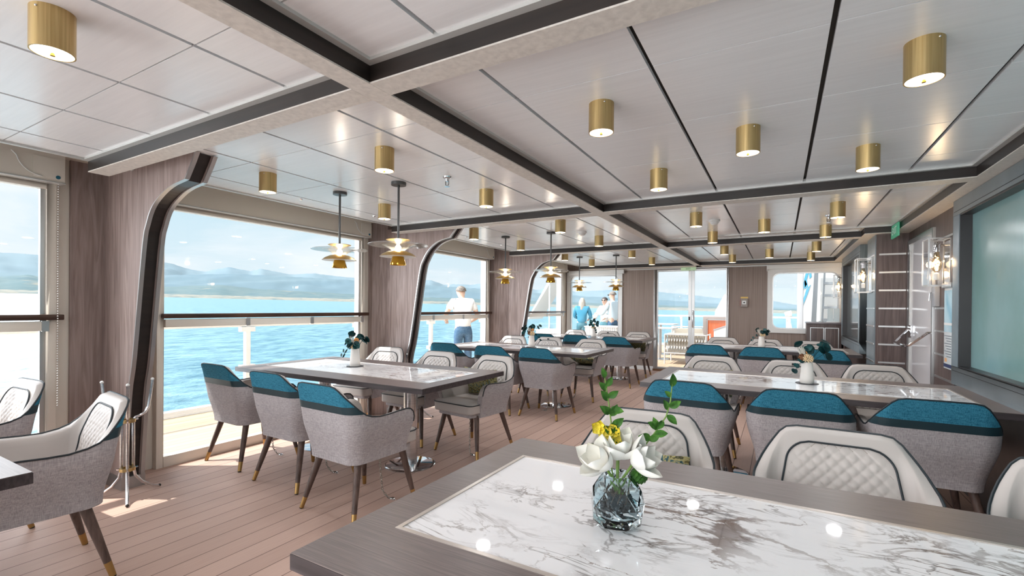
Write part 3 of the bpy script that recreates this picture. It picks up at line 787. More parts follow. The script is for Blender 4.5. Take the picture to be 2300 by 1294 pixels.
    seat = so_.obj('seat_cushion', lining_m, t, 50, bevel=.014, seg=3)
    r2 = rrect(-.229, .229, -.201, .296, .05, 5)
    MB().tube([(x, y, .461) for x, y in r2], .0042, 6, closed=True).obj('seat_piping', piping_m, seat)
    MB().prism(rrect(-.20, .20, -.20, .26, .04, 4), 'z', .352, .384).obj('seat_base', fabric_m, seat, 50)
    for sx in (-1, 1):
        for top, foot in (((.175, -.175), (.252, -.27)), ((.185, .17), (.252, .235))):
            a = Vector((sx*top[0], top[1], .36)); b = Vector((sx*foot[0], foot[1], 0)); c = a.lerp(b, .80); d = a.lerp(b, .985)
            l = MB().tube([a, a.lerp(b, .4), c], [.0235, .0205, .0155], 12).obj('leg', leg_m, t)
            fe = MB().tube([c, d], [.0158, .0135], 12).obj('ferrule', ferrule_m, l); fe['label'] = 'brass foot cap'
            MB().tube([d, b], [.0125, .0125], 10).obj('floor_glide', black_m, l)
    return t
def link_chain(pts, r=.0022, L=.024):
    """oval links threaded along a polyline"""
    P = [Vector(p) for p in pts]; mb = MB(); k = 0
    segs = [(P[i+1]-P[i]).length for i in range(len(P)-1)]; tot = sum(segs); m = int(tot/(L*.8))
    for j in range(m):
        d = tot*(j+.5)/m; i = 0
        while i < len(segs)-1 and d > segs[i]: d -= segs[i]; i += 1
        c = P[i].lerp(P[i+1], d/segs[i]); t = (P[i+1]-P[i]).normalized()
        a = t.orthogonal().normalized(); b = t.cross(a)
        if j % 2: a = b
        mb.tube([c+t*(L*.5*math.cos(q))+a*(L*.24*math.sin(q)) for q in [2*PI*w/8 for w in range(8)]], r, 5, closed=True)
    return mb
def add_chain(ch, side=1):
    pts = [(side*.05, .1, .352), (side*.055, .11, .20), (side*.065, .12, .06), (side*.09, .14, .012), (side*.13, .15, .008)]
    c = link_chain(pts).obj('tether_chain', chain_m, ch, 60); c['label'] = 'steel tether chain'
    mb = MB().tube([(side*.13+.015*math.cos(a), .15+.012*math.sin(a), .008) for a in [2*PI*k/10 for k in range(10)]], .0035, 5, closed=True)
    mb.box(side*.13-.03, side*.13+.03, .143, .157, 0, .004)
    mb.obj('floor_hook', chrome_m, c, 50)
def add_clip(ch):
    p = shell_pt(.0, .80, .06)
    MB().box(-.016, .012, p[1]-.008, p[1]+.006, .792, .812).obj('black_clip', black_m, ch, bevel=.002)

proto = make_chair()
first = [True]
def chair(x, y, rz, label, group, chain=0, clip=False):
    if first[0]:
        first[0] = False; c = proto; c.location = (x, y, 0); c.rotation_euler = (0, 0, rz); tag(c, label, None, group)
        for o in [proto]+kids(proto): CHILD[o.name] = kids(o)
    else: c = copy_tree(proto, (x, y, 0), rz, label, group)
    if chain: add_chain(c, chain)
    if clip: add_clip(c)
    return c
TB = {'L2': 'second window table', 'L3': 'third window table', 'L4': 'farthest window table', 'R1': 'foreground marble table', 'R2': 'middle wall-side table', 'R3': 'farthest wall-side table'}
PL = {'L': ('window seat', 'middle seat', 'aisle seat'), 'R': ('aisle seat', 'middle seat', 'wall seat')}
def row(tk, side, specs):
    near = side == 'near'
    for i, (x, y, rz, ch, cl) in enumerate(specs):
        lab = ('teal-backed armchair, near side of ' if near else 'cream-fronted armchair, far side of ')+TB[tk]+', '+PL[tk[0]][i]
        chair(x, y, (0 if near else PI)+math.radians(rz), lab, ('teal-backed armchairs on the near side of the ' if near else 'cream-fronted armchairs on the far side of the ')+TB[tk], ch, cl)
row('L2', 'near', [(-3.88, 2.42, -2, 1, 0), (-3.12, 2.36, -1, 1, 0), (-2.39, 2.22, -3, 1, 0)])
row('L2', 'far', [(-3.88, 3.68, 3, 0, 0), (-3.10, 3.60, -1, 0, 0), (-2.43, 3.58, -7, -1, 0)])
row('L3', 'near', [(-3.80, 5.22, 2, 0, 0), (-3.05, 5.16, 0, 0, 0), (-2.45, 5.22, -2, -1, 0)])
row('L3', 'far', [(-3.80, 6.46, 2, 0, 0), (-3.19, 6.5, 0, 0, 1), (-2.46, 6.42, -2, 1, 0)])
row('L4', 'near', [(-3.70, 7.97, 0, 0, 0), (-3.09, 7.99, 1, 0, 0), (-2.34, 7.87, -2, 0, 0)])
row('L4', 'far', [(-3.80, 9.15, 0, 0, 0), (-3.04, 9.02, 0, 0, 1), (-2.42, 9.08, 4, 0, 0)])
row('R1', 'far', [(-.50, 1.86, 3, 0, 0), (.20, 1.90, 0, 0, 0), (.86, 1.82, 0, 0, 0)])
row('R2', 'near', [(-.535, 3.55, -2, 0, 0), (.10, 3.55, 1, 0, 0), (.72, 3.60, 2, 0, 0)])
row('R2', 'far', [(-.58, 4.76, 0, 0, 0), (.11, 4.74, 0, 0, 1), (.74, 4.76, 2, 0, 0)])
row('R3', 'near', [(-.84, 7.00, 0, 0, 0), (-.19, 6.98, -1, 0, 0), (.46, 7.0, 0, 0, 0)])
row('R3', 'far', [(-.82, 8.22, 0, 0, 0), (-.20, 8.14, 0, 0, 1), (.45, 8.06, 0, 0, 0)])
chair(-3.03, .78, PI-.12, 'cream armchair at the corner table in the lower left, beside the coat stand', 'cream armchairs at the corner table', 1)
chair(-3.98, .72, PI+.05, 'cream armchair cut by the left edge of the photo, against the window', 'cream armchairs at the corner table')

# ------------------------------------------------------------------ tables
def table(label, x0, x1, yc, w, basex, ipad=(.115, .21), group=None, ipad_r=None):
    L = x1-x0; t = thing('dining_table', label, 'table', (x0, yc, 0), 0, 'marble-inlaid dining tables')
    ir = ipad[0] if ipad_r is None else ipad_r
    hy = w/2
    a0, a1, b0, b1 = ipad[0], L-ir, -hy+ipad[1], hy-ipad[1]
    top = MB()
    top.box(0, L, -hy, hy, .716, .741)
    top.box(0, a0, -hy, hy, .741, .75); top.box(a1, L, -hy, hy, .741, .75); top.box(a0, a1, -hy, b0, .741, .75); top.box(a0, a1, b1, hy, .741, .75)
    top.obj('table_top', tabwood_m, t, smooth=False)
    ed = MB(); e_ = .0015
    ed.box(-e_, L+e_, -hy-e_, -hy, .712, .7475); ed.box(-e_, L+e_, hy, hy+e_, .712, .7475); ed.box(-e_, 0, -hy, hy, .712, .7475); ed.box(L, L+e_, -hy, hy, .712, .7475)
    ed.obj('edge_band', streak_edge, t, smooth=False)['label'] = 'dark edge band'
    MB().box(a0+.012, a1-.012, b0+.012, b1-.012, .741, .7485).obj('marble_inlay', marble_m, t, smooth=False)
    tr = MB(); q = .012
    tr.box(a0, a1, b0, b0+q, .741, .7515); tr.box(a0, a1, b1-q, b1, .741, .7515); tr.box(a0, a0+q, b0+q, b1-q, .741, .7515); tr.box(a1-q, a1, b0+q, b1-q, .741, .7515)
    tr.obj('inlay_trim', inlay_trim, t, smooth=False)
    for bx in basex:
        p = MB().lathe([(.0, .012), (.056, .012), (.056, .70), (.11, .70), (.11, .716), (0, .716)], 28, (bx-x0, 0, 0)).obj('pedestal', steel_m, t, 40)
        MB().lathe([(.205, 0), (.205, .007), (.19, .012), (0, .012)], 40, (bx-x0, 0, 0)).obj('base_plate', chrome_m, p, 30)
    return t
streak_edge = streak('dark_edge_wood', lin(40, 34, 36), lin(74, 66, 68), (4, 90, 40), .35, .5, .05, 6, .3)
table('corner table with dark edge, cut by the lower left edge of the photo', -4.2, -2.11, .04, 1.05, (-3.7, -2.62))
table('second window table from the camera, below the two nearest pendants', -4.2, -2.06, 2.96, 1.06, (-3.68, -2.63))
table('third window table from the camera, below the middle pair of pendants', -4.2, -1.965, 5.74, 1.06, (-3.68, -2.57))
table('farthest window table, in front of the end-wall window', -4.2, -2.02, 8.56, 1.06, (-3.68, -2.57))
table('large foreground marble table carrying the faceted glass vase', -.94, 1.155, 1.21, 1.08, (-.42, .66), (.115, .205))
table('middle wall-side table with cream and teal dried flowers', -.91, 1.155, 4.1, 1.08, (-.40, .66), (.115, .22))
table('farthest wall-side table, in front of the glazed double door', -1.16, .885, 7.68, 1.08, (-.62, .4), (.115, .21))

# ------------------------------------------------------------------ brass drum downlights, pendants
def make_down():
    t = thing('drum_downlight', 'pending', 'ceiling light')
    b = MB().lathe([(.056, 0), (.056, -.130), (.052, -.130), (.052, -.122), (.0, -.122)], 32).obj('drum', brass_m, t, 40)
    MB().sphere((.03, -.0475, -.012), .004, 8, 5).obj('set_screw', chrome_m, b)
    d = MB().lathe([(.0, -.1225), (.0515, -.1225), (.0515, -.129), (0, -.129)], 28).obj('diffuser', diffuser_m, t, 30)
    MB().lathe([(.004, -.129), (.007, -.136), (.007, -.138), (0, -.138)], 10).obj('finial', brass_bright, d, 30)
    return t
dproto = make_down(); dfirst = True
def downlight(x, y, label, z=ZC):
    global dfirst
    if dfirst:
        dfirst = False; o = dproto; o.location = (x, y, z); tag(o, label, None, 'brass drum downlights')
        for q in [o]+kids(o): CHILD[q.name] = kids(q)
    else: o = copy_tree(dproto, (x, y, z), 0, label, 'brass drum downlights')
    l = bpy.data.lights.get('downlight_beam')
    if l is None:
        l = bpy.data.lights.new('downlight_beam', 'AREA'); l.shape = 'DISK'; l.size = .1; l.energy = LAMP_W; l.color = LAMP_COL
    lo = bpy.data.objects.new('downlight_beam', l); COL.objects.link(lo); lo.parent = o; lo.location = (0, 0, -.1395)
    return o
ORD = ['first', 'second', 'third', 'fourth', 'fifth', 'sixth', 'seventh']
downlight(-2.01, .58, 'brass drum downlight in the top left corner of the photo, closest to the camera')
for nm, x, ys in (('window-side row', -3.13, (2.03, 3.15, 4.59, 5.74, 7.28, 8.57)), ('row left of the long beam', -2.02, (2.03, 3.13, 4.57, 5.79, 7.33, 8.65)),
                  ('row right of the long beam', -.71, (2.05, 3.21, 4.81, 6.09, 7.46, 8.79)), ('middle row of the right-hand ceiling', -.15, (2.67, 5.48, 8.19)), ('row nearest the right wall', .42, (2.10, 3.29, 4.88, 6.13, 7.57, 8.9))):
    for i, y in enumerate(ys):
        downlight(x, y, 'brass drum downlight, %s from the camera in the %s' % (ORD[i], nm))
for x in (-3.1, -2.0, -.7, .42):
    for y in (-.6, -1.7):
        downlight(x, y, 'brass drum downlight behind the camera, out of the photo')

def make_pendant():
    t = thing('pendant_lamp', 'pending', 'pendant lamp')
    MB().lathe([(.0, 0), (.055, 0), (.055, -.022), (0, -.022)], 24).obj('canopy', gunmetal, t, 40)
    MB().tube([(0, 0, -.022), (0, 0, -.445)], .0085, 10).obj('rod', gunmetal, t)
    MB().lathe([(.012, -.450), (.03, -.446), (.088, -.426), (.089, -.429), (.03, -.450), (.012, -.455)], 32).obj('upper_dish', brass_m, t, 40)
    g = MB().lathe([(.040, -.508), (.048, -.500), (.072, -.482), (.105, -.468), (.150, -.462), (.218, -.464), (.218, -.468), (.150, -.467), (.106, -.473), (.074, -.487), (.050, -.505), (.042, -.511)], 48)
    g.obj('glass_disc', shade_glass, t, 40)
    d = MB().lathe([(.0, -.505), (.03, -.506), (.075, -.515), (.112, -.532), (.135, -.552), (.1335, -.552), (.110, -.535), (.074, -.519), (0, -.510)], 36).obj('lower_dome', brass_m, t, 40)
    MB().lathe([(.133, -.5525), (.109, -.5355), (.073, -.5195), (0.0, -.5107)], 36).obj('dome_lining', white_m, d, 60)
    c = MB().lathe([(.034, -.520), (.039, -.540), (.050, -.580), (.060, -.613), (.0585, -.613), (.048, -.580), (.037, -.540), (.032, -.522)], 32).obj('bottom_cup', brass_bright, t, 40)
    MB().lathe([(0, -.600), (.054, -.600)], 24).obj('cup_diffuser', diffuser_m, c)
    b = MB().lathe([(.010, -.452), (.010, -.465), (.020, -.478), (.022, -.490), (.015, -.500), (0, -.504)], 18).obj('bulb', pendant_glow, t)
    return t
pp = make_pendant(); pfirst = True
for i, (x, y) in enumerate([(-3.115, 2.64), (-2.476, 2.635), (-3.11, 5.29), (-2.44, 5.245), (-3.153, 8.0), (-2.474, 7.985)]):
    lab = 'brass and glass disc pendant over the %s, %s of its pair' % (('second window table', 'third window table', 'farthest window table')[i//2], 'left' if i % 2 == 0 else 'right')
    if i == 0:
        o = pp; o.location = (x, y, ZC); tag(o, lab, None, 'pendant lamps over the window tables')
        for q in [o]+kids(o): CHILD[q.name] = kids(q)
    else: o = copy_tree(pp, (x, y, ZC), 0, lab, 'pendant lamps over the window tables')

# ------------------------------------------------------------------ flowers and table dressing
def leaf(mb, base, tip, width, up=(0, 0, 1), curl=.15):
    """a pointed leaf with a fold and a thickness of its own"""
    b, t = Vector(base), Vector(tip); d = t-b; L = d.length; d.normalize()
    s = d.cross(Vector(up))
    s = s.normalized() if s.length > 1e-4 else d.orthogonal().normalized()
    nrm = s.cross(d).normalized()
    def fn(u, v):
        w = width*math.sin(PI*min(1, u*1.02))**.75*(1-.25*u)
        q = 2*v-1
        return tuple(b+d*(L*u)+s*(w*q)+nrm*(abs(q)*w*.35-curl*L*u*u))
    mb.grid(fn, 6, 4)
    mb.grid(lambda u, v: tuple(Vector(fn(u, v))-nrm*.0008), 6, 4)
def disc_leaf(mb, c, r, nrm, ry=None):
    n = Vector(nrm).normalized(); a = n.orthogonal().normalized(); b = n.cross(a); ry = ry or r*.8
    def fn(u, v):
        q = 2*PI*u
        return tuple(Vector(c)+a*(r*v*math.cos(q))+b*(ry*v*math.sin(q))+n*(.12*r*v*v))
    mb.grid(fn, 12, 3, True)
    mb.grid(lambda u, v: tuple(Vector(fn(u, v))-n*.0009), 12, 3, True)
def bouquet(label, x, y, seed, h=1.0, spread=1.0, kinds='wcp', gname='white ceramic vases with dried flowers'):
    rnd = random.Random(seed)
    m = MB().lathe([(0, 0), (.074, 0), (.076, .002), (.074, .004), (0, .004)], 36).obj('round_coaster', mat_dark, None)
    m.location = (x, y, .7485)
    tag(m, 'round dark coaster under the vase on the '+label[1], 'coaster', 'round dark coasters')
    t = thing('flower_vase', label[0], 'vase', (x, y, .7525), rnd.random()*6, gname)
    MB().lathe([(0, 0), (.044, 0), (.047, .004), (.0455, .04), (.041, .09), (.036, .152), (.0345, .157), (.033, .152), (.036, .10), (.038, .02), (0, .012)], 32).obj('vase', vase_white, t, 50)
    for k in range(8):
        a = rnd.random()*2*PI; hh = h*(.05+.10*rnd.random()); rr = spread*(.045+.06*rnd.random())
        p = (rr*math.cos(a), rr*math.sin(a), .16+hh)
        s = MB().tube([(0, 0, .03), (.4*p[0]*.3, .4*p[1]*.3, .15), p], .0016, 5).obj('stem', leaf_dark, t)
        mb = MB()
        for q in range(4):
            d = Vector((math.cos(a+rnd.uniform(-.9, .9)), math.sin(a+rnd.uniform(-.9, .9)), rnd.uniform(-.5, .8)))
            disc_leaf(mb, tuple(Vector(p)*(.75+.09*q)+d*.018+Vector((0, 0, .035-.02*q))), .026+.010*rnd.random(), d+Vector((0, 0, .6)))
        mb.obj('leaves', leaf_dark, s, 60)
    # trailing sprig
    a = rnd.random()*2*PI; mb = MB(); pts = [(0, 0, .15), (.05*math.cos(a), .05*math.sin(a), .165), (.095*math.cos(a), .095*math.sin(a), .13), (.115*math.cos(a), .115*math.sin(a), .09)]
    s = MB().tube(pts, .0016, 5).obj('stem', leaf_dark, t)
    for p in pts[1:]:
        disc_leaf(mb, (p[0]+.01, p[1], p[2]), .022, (math.cos(a), math.sin(a), .4), .017)
        disc_leaf(mb, (p[0]-.008, p[1]+.012, p[2]+.006), .018, (math.cos(a+1), math.sin(a+1), .3), .014)
    mb.obj('leaves', leaf_dark, s, 60)
    def pom(c, r, mat, nm, n=70, sp=.0045):
        mb = MB()
        for q in range(n):
            z = 1-2*(q+.5)/n; ph = q*2.39996; w = math.sqrt(1-z*z); d = Vector((w*math.cos(ph), w*math.sin(ph), z))
            if d.z < -.75: continue
            o_ = d.orthogonal().normalized()*sp
            c0 = Vector(c)+d*(r*.35); c1 = Vector(c)+d*(r*.85)
            mb.tube([c0, c1, Vector(c)+d*r], [sp*.5, sp, sp*.3], 4)
        f = mb.obj(nm, mat, t, 60)
        MB().tube([(0, 0, .05), (c[0]*.3, c[1]*.3, .15), c], .0018, 5).obj('stem', stem_m, f)
        return f
    a = -1.1-t.rotation_euler.z+rnd.uniform(-.4, .4)
    pom((.035*math.cos(a), .035*math.sin(a), .185), .038, cream_flower, 'dried_flower')
    pom((.02*math.cos(a+.6), .02*math.sin(a+.6), .235), .024, peach_m, 'dried_flower', 40)
    if 'w' in kinds:
        b = a-1.3
        g = MB()
        for q in range(26):
            d = Vector((math.cos(b)*.35+rnd.uniform(-.28, .28), math.sin(b)*.35+rnd.uniform(-.28, .28), 1)).normalized()
            L = rnd.uniform(.10, .125); c0 = Vector((.012*math.cos(b), .012*math.sin(b), .155))
            g.tube([c0, c0+d*L*.7, c0+d*L], [.0008, .0022, .0008], 4)
        g.obj('dried_grass', straw_m, t, 60)
    if 'c' in kinds:
        c0 = Vector((.045*math.cos(a-1.0), .045*math.sin(a-1.0), .19)); mb = MB()
        for q in range(34):
            z = q/34; ph = q*2.4; r = .023*math.sin(PI*(.15+.8*z)); d = Vector((math.cos(ph), math.sin(ph), .25))
            disc_leaf(mb, tuple(c0+Vector((r*math.cos(ph), r*math.sin(ph), .045*z-.02))), .009, d, .006)
        mb.obj('pine_cone', cone_m, t, 60)
    return t
bouquet(('white vase with dark drooping eucalyptus on the second window table', 'second window table'), -3.36, 3.03, 3)
bouquet(('white vase with dried flowers on the third window table', 'third window table'), -3.0, 5.84, 5, 1.0, 1.2)
bouquet(('white vase with one peach bloom on the farthest window table', 'farthest window table'), -3.07, 8.55, 8, 1.25, 1.1, 'p')
bouquet(('white vase with pine cone and cream flowers on the middle wall-side table', 'middle wall-side table'), .18, 4.17, 13, 1.2, 1.15)
bouquet(('white vase with teal leaves on the farthest wall-side table', 'farthest wall-side table'), -.23, 7.74, 21, .9, 1.0, 'w')

# faceted glass vase with magnolias on the foreground table
VX, VY = -.355, 1.175
t = thing('glass_vase', 'faceted blue-grey glass vase with white magnolias on the foreground marble table', 'vase', (VX, VY, .7485), .25)
gv = bpy.data.materials.new('smoky_blue_glass'); gv.use_nodes = True; b = gv.node_tree.nodes['Principled BSDF']
b.inputs['Base Color'].default_value = lin(226, 240, 244); b.inputs['Transmission Weight'].default_value = 1; b.inputs['Roughness'].default_value = .0; b.inputs['IOR'].default_value = 1.42
def facet(prof, n, ph):
    mb = MB(); vs = []; m = len(prof)
    for i, (r, z) in enumerate(prof):
        for k in range(n):
            a = 2*PI*(k+.5*(i % 2))/n+ph; vs.append((r*math.cos(a), r*math.sin(a), z))
    fs = [tuple(range(n-1, -1, -1))]
    for i in range(m-1):
        for k in range(n):
            k2 = (k+1) % n
            if i % 2 == 0: fs += [(i*n+k, i*n+k2, (i+1)*n+k), (i*n+k2, (i+1)*n+k2, (i+1)*n+k)]
            else: fs += [(i*n+k, i*n+k2, (i+1)*n+k2), (i*n+k, (i+1)*n+k2, (i+1)*n+k)]
    mb._add(vs, fs); return mb, m, n
mb, m, n = facet([(.038, 0), (.060, .012), (.069, .055), (.062, .098), (.038, .132)], 7, .2)
inn = [(.034, .130), (.055, .098), (.061, .055), (.050, .034), (.0, .030)]
o_ = len(mb.v)
for i, (r, z) in enumerate(inn[:-1]):
    for k in range(n):
        a = 2*PI*(k+.5*((4-i) % 2))/n+.2; mb.v.append((r*math.cos(a), r*math.sin(a), z))
mb.v.append((0, 0, .016))
for k in range(n):
    k2 = (k+1) % n
    mb.f.append(((m-1)*n+k, (m-1)*n+k2, o_+k2, o_+k))
for i in range(len(inn)-2):
    for k in range(n):
        k2 = (k+1) % n; mb.f.append((o_+i*n+k, o_+i*n+k2, o_+(i+1)*n+k2, o_+(i+1)*n+k))
for k in range(n): mb.f.append((o_+3*n+k, o_+3*n+(k+1) % n, o_+4*n))
gl = mb.obj('glass_body', gv, t, smooth=False)
rnd = random.Random(4); pb = MB()
for k in range(150):
    a = rnd.random()*2*PI; z = .038+.040*rnd.random(); r = .039*math.sqrt(rnd.random())*(1 if z < .06 else .8)
    pb.sphere((r*math.cos(a), r*math.sin(a), z), rnd.uniform(.005, .0075), 7, 5)
o = pb.obj('pebbles', pebble_m, t, 60); o['kind'] = 'stuff'
ms = MB()
for k in range(60):
    a = rnd.random()*2*PI; r = .036*math.sqrt(rnd.random()); ms.tube([(r*math.cos(a), r*math.sin(a), .066), (r*math.cos(a+.4)*.9, r*math.sin(a+.4)*.9, .082+.02*rnd.random()), (r*math.cos(a+1)*.7, r*math.sin(a+1)*.7, .075)], .0012, 4)
ms.obj('moss', soil_m, t, 60)['kind'] = 'stuff'
def petal(mb, c, d, L, w, cup, nrm):
    d = Vector(d).normalized(); n_ = Vector(nrm); n_ = (n_-d*n_.dot(d)).normalized(); s = d.cross(n_)
    def fn(u, v, off=0):
        q = 2*v-1; ww = w*(math.sin(PI*(.12+.80*u)))**.8*(1-u**7)
        k = cup*math.sin(PI*u*.9)
        return tuple(Vector(c)+d*(L*u)+s*(ww*q)-n_*(k*L*.35)+n_*(ww*q*q*.75)+n_*(u*u*L*.12)-n_*off)
    mb.grid(fn, 9, 8); mb.grid(lambda u, v: fn(u, v, .0009), 9, 8)
def w2l(dx, dy):   # offsets given along the view's right and depth, turned into the vase's own axes
    v = Vector((rt0.x*dx-rt0.y*dy*-1*0+(-rt0.y)*dy, rt0.y*dx+rt0.x*dy, 0)); v.rotate(Matrix.Rotation(-.25, 3, 'Z')); return v
def magnolia(dx, dy, z, axis, r=.052):
    c = w2l(dx, dy)+Vector((0, 0, z)); ax = (w2l(axis[0], axis[1])+Vector((0, 0, axis[2]))).normalized()
    a = ax.orthogonal().normalized(); b_ = ax.cross(a)
    root = MB().tube([w2l(dx*.05, dy*.05)+Vector((0, 0, .075)), w2l(dx*.35, dy*.35)+Vector((0, 0, .12)), c], .0035, 7).obj('stem', stem_m, t)
    for ringi, (nn, open_, L, w) in enumerate(((4, .62, r*1.42, r*.50), (4, .34, r*1.30, r*.44))):
        mb = MB()
        for k in range(nn):
            q = 2*PI*(k+.5*ringi)/nn+.4; rad = a*math.cos(q)+b_*math.sin(q)
            petal(mb, tuple(c+rad*.004), tuple(ax*(1-open_*.55)+rad*open_), L, w, .45, tuple(ax*.8-rad*.6))
        mb.obj('petals', petal_m, root, 70)
    s = MB()
    for k in range(9):
        q = k*2.4; s.tube([c, c+ax*.018+a*(.005*math.cos(q))+b_*(.005*math.sin(q))], .0016, 4)
    s.obj('stamens', yellow_m, root, 60)
magnolia(-.035, -.012, .155, (-.65, -.5, .65), .058)
magnolia(.003, .008, .168, (.0, -.35, 1), .058)
magnolia(.036, -.008, .158, (.75, -.55, .6), .056)
def branch(pts, leaves, name='leafy_branch'):
    P = [w2l(p[0], p[1])+Vector((0, 0, p[2])) for p in pts]
    br = MB().tube(P, [.0026]+[.0019]*(len(P)-2)+[.0012], 7).obj(name, stem_m, t)
    for (i, dx, dz, L) in leaves:
        p = P[int(i)].lerp(P[min(int(i)+1, len(P)-1)], i-int(i)); d = (w2l(dx, -.25*abs(dx)-.15)+Vector((0, 0, dz))).normalized()
        mb = MB(); leaf(mb, p, p+d*L, L*.33, (rt0.y, -rt0.x, .2)); mb.obj('leaf', leaf_m, br, 70)
branch([(0, .004, .08), (.0, .01, .17), (-.012, .012, .235), (-.02, .012, .30), (-.028, .012, .345), (-.032, .012, .372)],
       [(5, -.25, 1, .028), (4.2, .55, .9, .03), (3.9, -.7, .8, .03), (3.5, .8, .55, .032), (3.3, -.6, .9, .034), (2.9, .9, -.1, .036), (2.7, -.6, .5, .036), (2.6, .5, .9, .036), (2.2, .75, .6, .038), (1.9, -.9, .9, .034), (1.8, .4, 1, .034), (1.6, .8, -.5, .03)])
branch([(.01, 0, .08), (.050, .01, .15), (.076, .012, .205), (.104, .012, .242), (.126, .012, .275), (.137, .012, .315), (.141, .012, .365)],
       [(5.7, .1, 1, .036), (5.2, -.7, .7, .024), (4.6, .75, .45, .034), (4.4, -.35, .9, .03), (4.1, .6, -.5, .034), (3.7, -.5, -.6, .03), (3.1, -.8, .5, .034), (2.9, -.2, 1, .036), (2.7, .9, .1, .034), (2.4, -.9, .2, .036), (2.2, .7, .5, .034), (1.9, -.6, -.3, .032)])
yb = MB().tube([w2l(0, .01)+Vector((0, 0, .08)), w2l(-.018, .02)+Vector((0, 0, .17)), w2l(-.03, .02)+Vector((0, 0, .232))], .002, 6).obj('orchid_sprig', stem_m, t)
for dx, z in ((-.048, .246), (-.030, .232), (-.010, .238), (-.006, .214), (-.030, .208)):
    mb = MB(); c = w2l(dx, .012)+Vector((0, 0, z))
    for k in range(5):
        q = 2*PI*k/5+dx*50; d = w2l(math.cos(q), -.25)+Vector((0, 0, math.sin(q)))
        petal(mb, tuple(c), tuple(d), .021, .012, .3, tuple(w2l(0, -1)))
    mb.obj('yellow_bloom', yellow_m, yb, 70)
for dx, dy, z, r in ((.055, .0, .128, .024), (-.012, .022, .19, .02)):
    hy = MB()
    for k in range(80):
        zz = 1-2*(k+.5)/80; ph = k*2.4; w_ = math.sqrt(1-zz*zz); dd_ = Vector((w_*math.cos(ph), w_*math.sin(ph), zz)); c = w2l(dx, dy)+Vector((0, 0, z))
        disc_leaf(hy, tuple(c+dd_*r*.85), .006, dd_+Vector((.3, 0, .3)), .004)
    o = hy.obj('green_filler', leaf_m, t, 60); o['label'] = 'frilly bright green filler'; o['kind'] = 'stuff'

def cushion(label, x, y, z, rz, tilt, w=.40, h=.28):
    mb = MB()
    def fn(u, v, s=1):
        a, b = 2*u-1, 2*v-1
        k = (1-abs(a)**2.6)*(1-abs(b)**2.6); q = .94+.06*(abs(a)*abs(b))
        return (a*w/2*q*(1-.05*(1-b*b)), s*.055*max(0, k)**.55, b*h/2*q*(1-.06*(1-a*a)))
    mb.grid(lambda u, v: fn(u, v, 1), 18, 14); mb.grid(lambda u, v: fn(u, v, -1), 18, 14)
    o = mb.obj('cushion', cushion_m, None, 70)
    o.location = (x, y, z); o.rotation_euler = (tilt, 0, rz)
    return tag(o, label, 'cushion', 'printed cushions on the armchairs')
cushion('blue and gold printed cushion in the aisle-end armchair of the second window table', -2.415, 3.70, .60, -.10, .30)
cushion('dark printed cushion lying in the aisle-end armchair of the third window table', -2.45, 6.50, .535, -.1, 1.25)
cushion('dark gold cushion in the aisle-end armchair of the farthest window table', -2.43, 9.20, .60, 0, .30)
cushion('printed cushion in the aisle-end armchair across the middle wall-side table', -.575, 4.88, .60, 0, .30)
cushion('printed cushion in the aisle-end armchair across the foreground table', -.50, 1.98, .59, .05, .32)
cushion('printed cushion in the aisle-end armchair across the farthest wall-side table', -.82, 8.34, .60, 0, .30)

# ------------------------------------------------------------------ coat stand
def coat_stand(x, y, rz, label, s=1.0):
    t = thing('coat_stand', label, 'coat stand', (x, y, 0), rz, 'chrome three-legged stands')
    for k in range(3):
        a = 2*PI*k/3; c, q = math.cos(a), math.sin(a); r0 = .035
        prof = [(.20, .008), (.16, .022), (.09, .075), (.048, .13), (r0, .19), (r0, .33), (r0, .50), (r0+.012, .515), (.075, .522), (.105, .535), (.125, .57), (.140, .66), (.150, .75)]
        l = MB().tube([(p*c*s, p*q*s, z*s) for p, z in prof], .0085*s, 9).obj('bent_tube', steel_m, t)
        MB().sphere((.150*c*s, .150*q*s, .752*s), .0105*s, 8, 6).obj('end_cap', white_m, l)
        MB().sphere((.20*c*s, .20*q*s, .011*s), .0098*s, 8, 6).obj('foot', black_m, l)
    for z in (.185, .50):
        w = MB().lathe([(.026*s, z*s-.010), (.043*s, z*s-.010), (.043*s, z*s+.010), (.026*s, z*s+.010), (.026*s, z*s-.010)], 20).obj('clamp_ring', brass_m, t, 40)
        for k in range(3):
            a = 2*PI*k/3; MB().tube([(.046*s*math.cos(a), .046*s*math.sin(a), z*s), (.062*s*math.cos(a), .062*s*math.sin(a), z*s)], .006*s, 6).obj('bolt', chrome_m, w)
    return t
coat_stand(-3.80, 1.48, -.37, 'small chrome three-legged coat stand by the first curved window bracket', 1.03)
coat_stand(-3.70, 4.25, .5, 'partly hidden chrome coat stand behind the second window table')

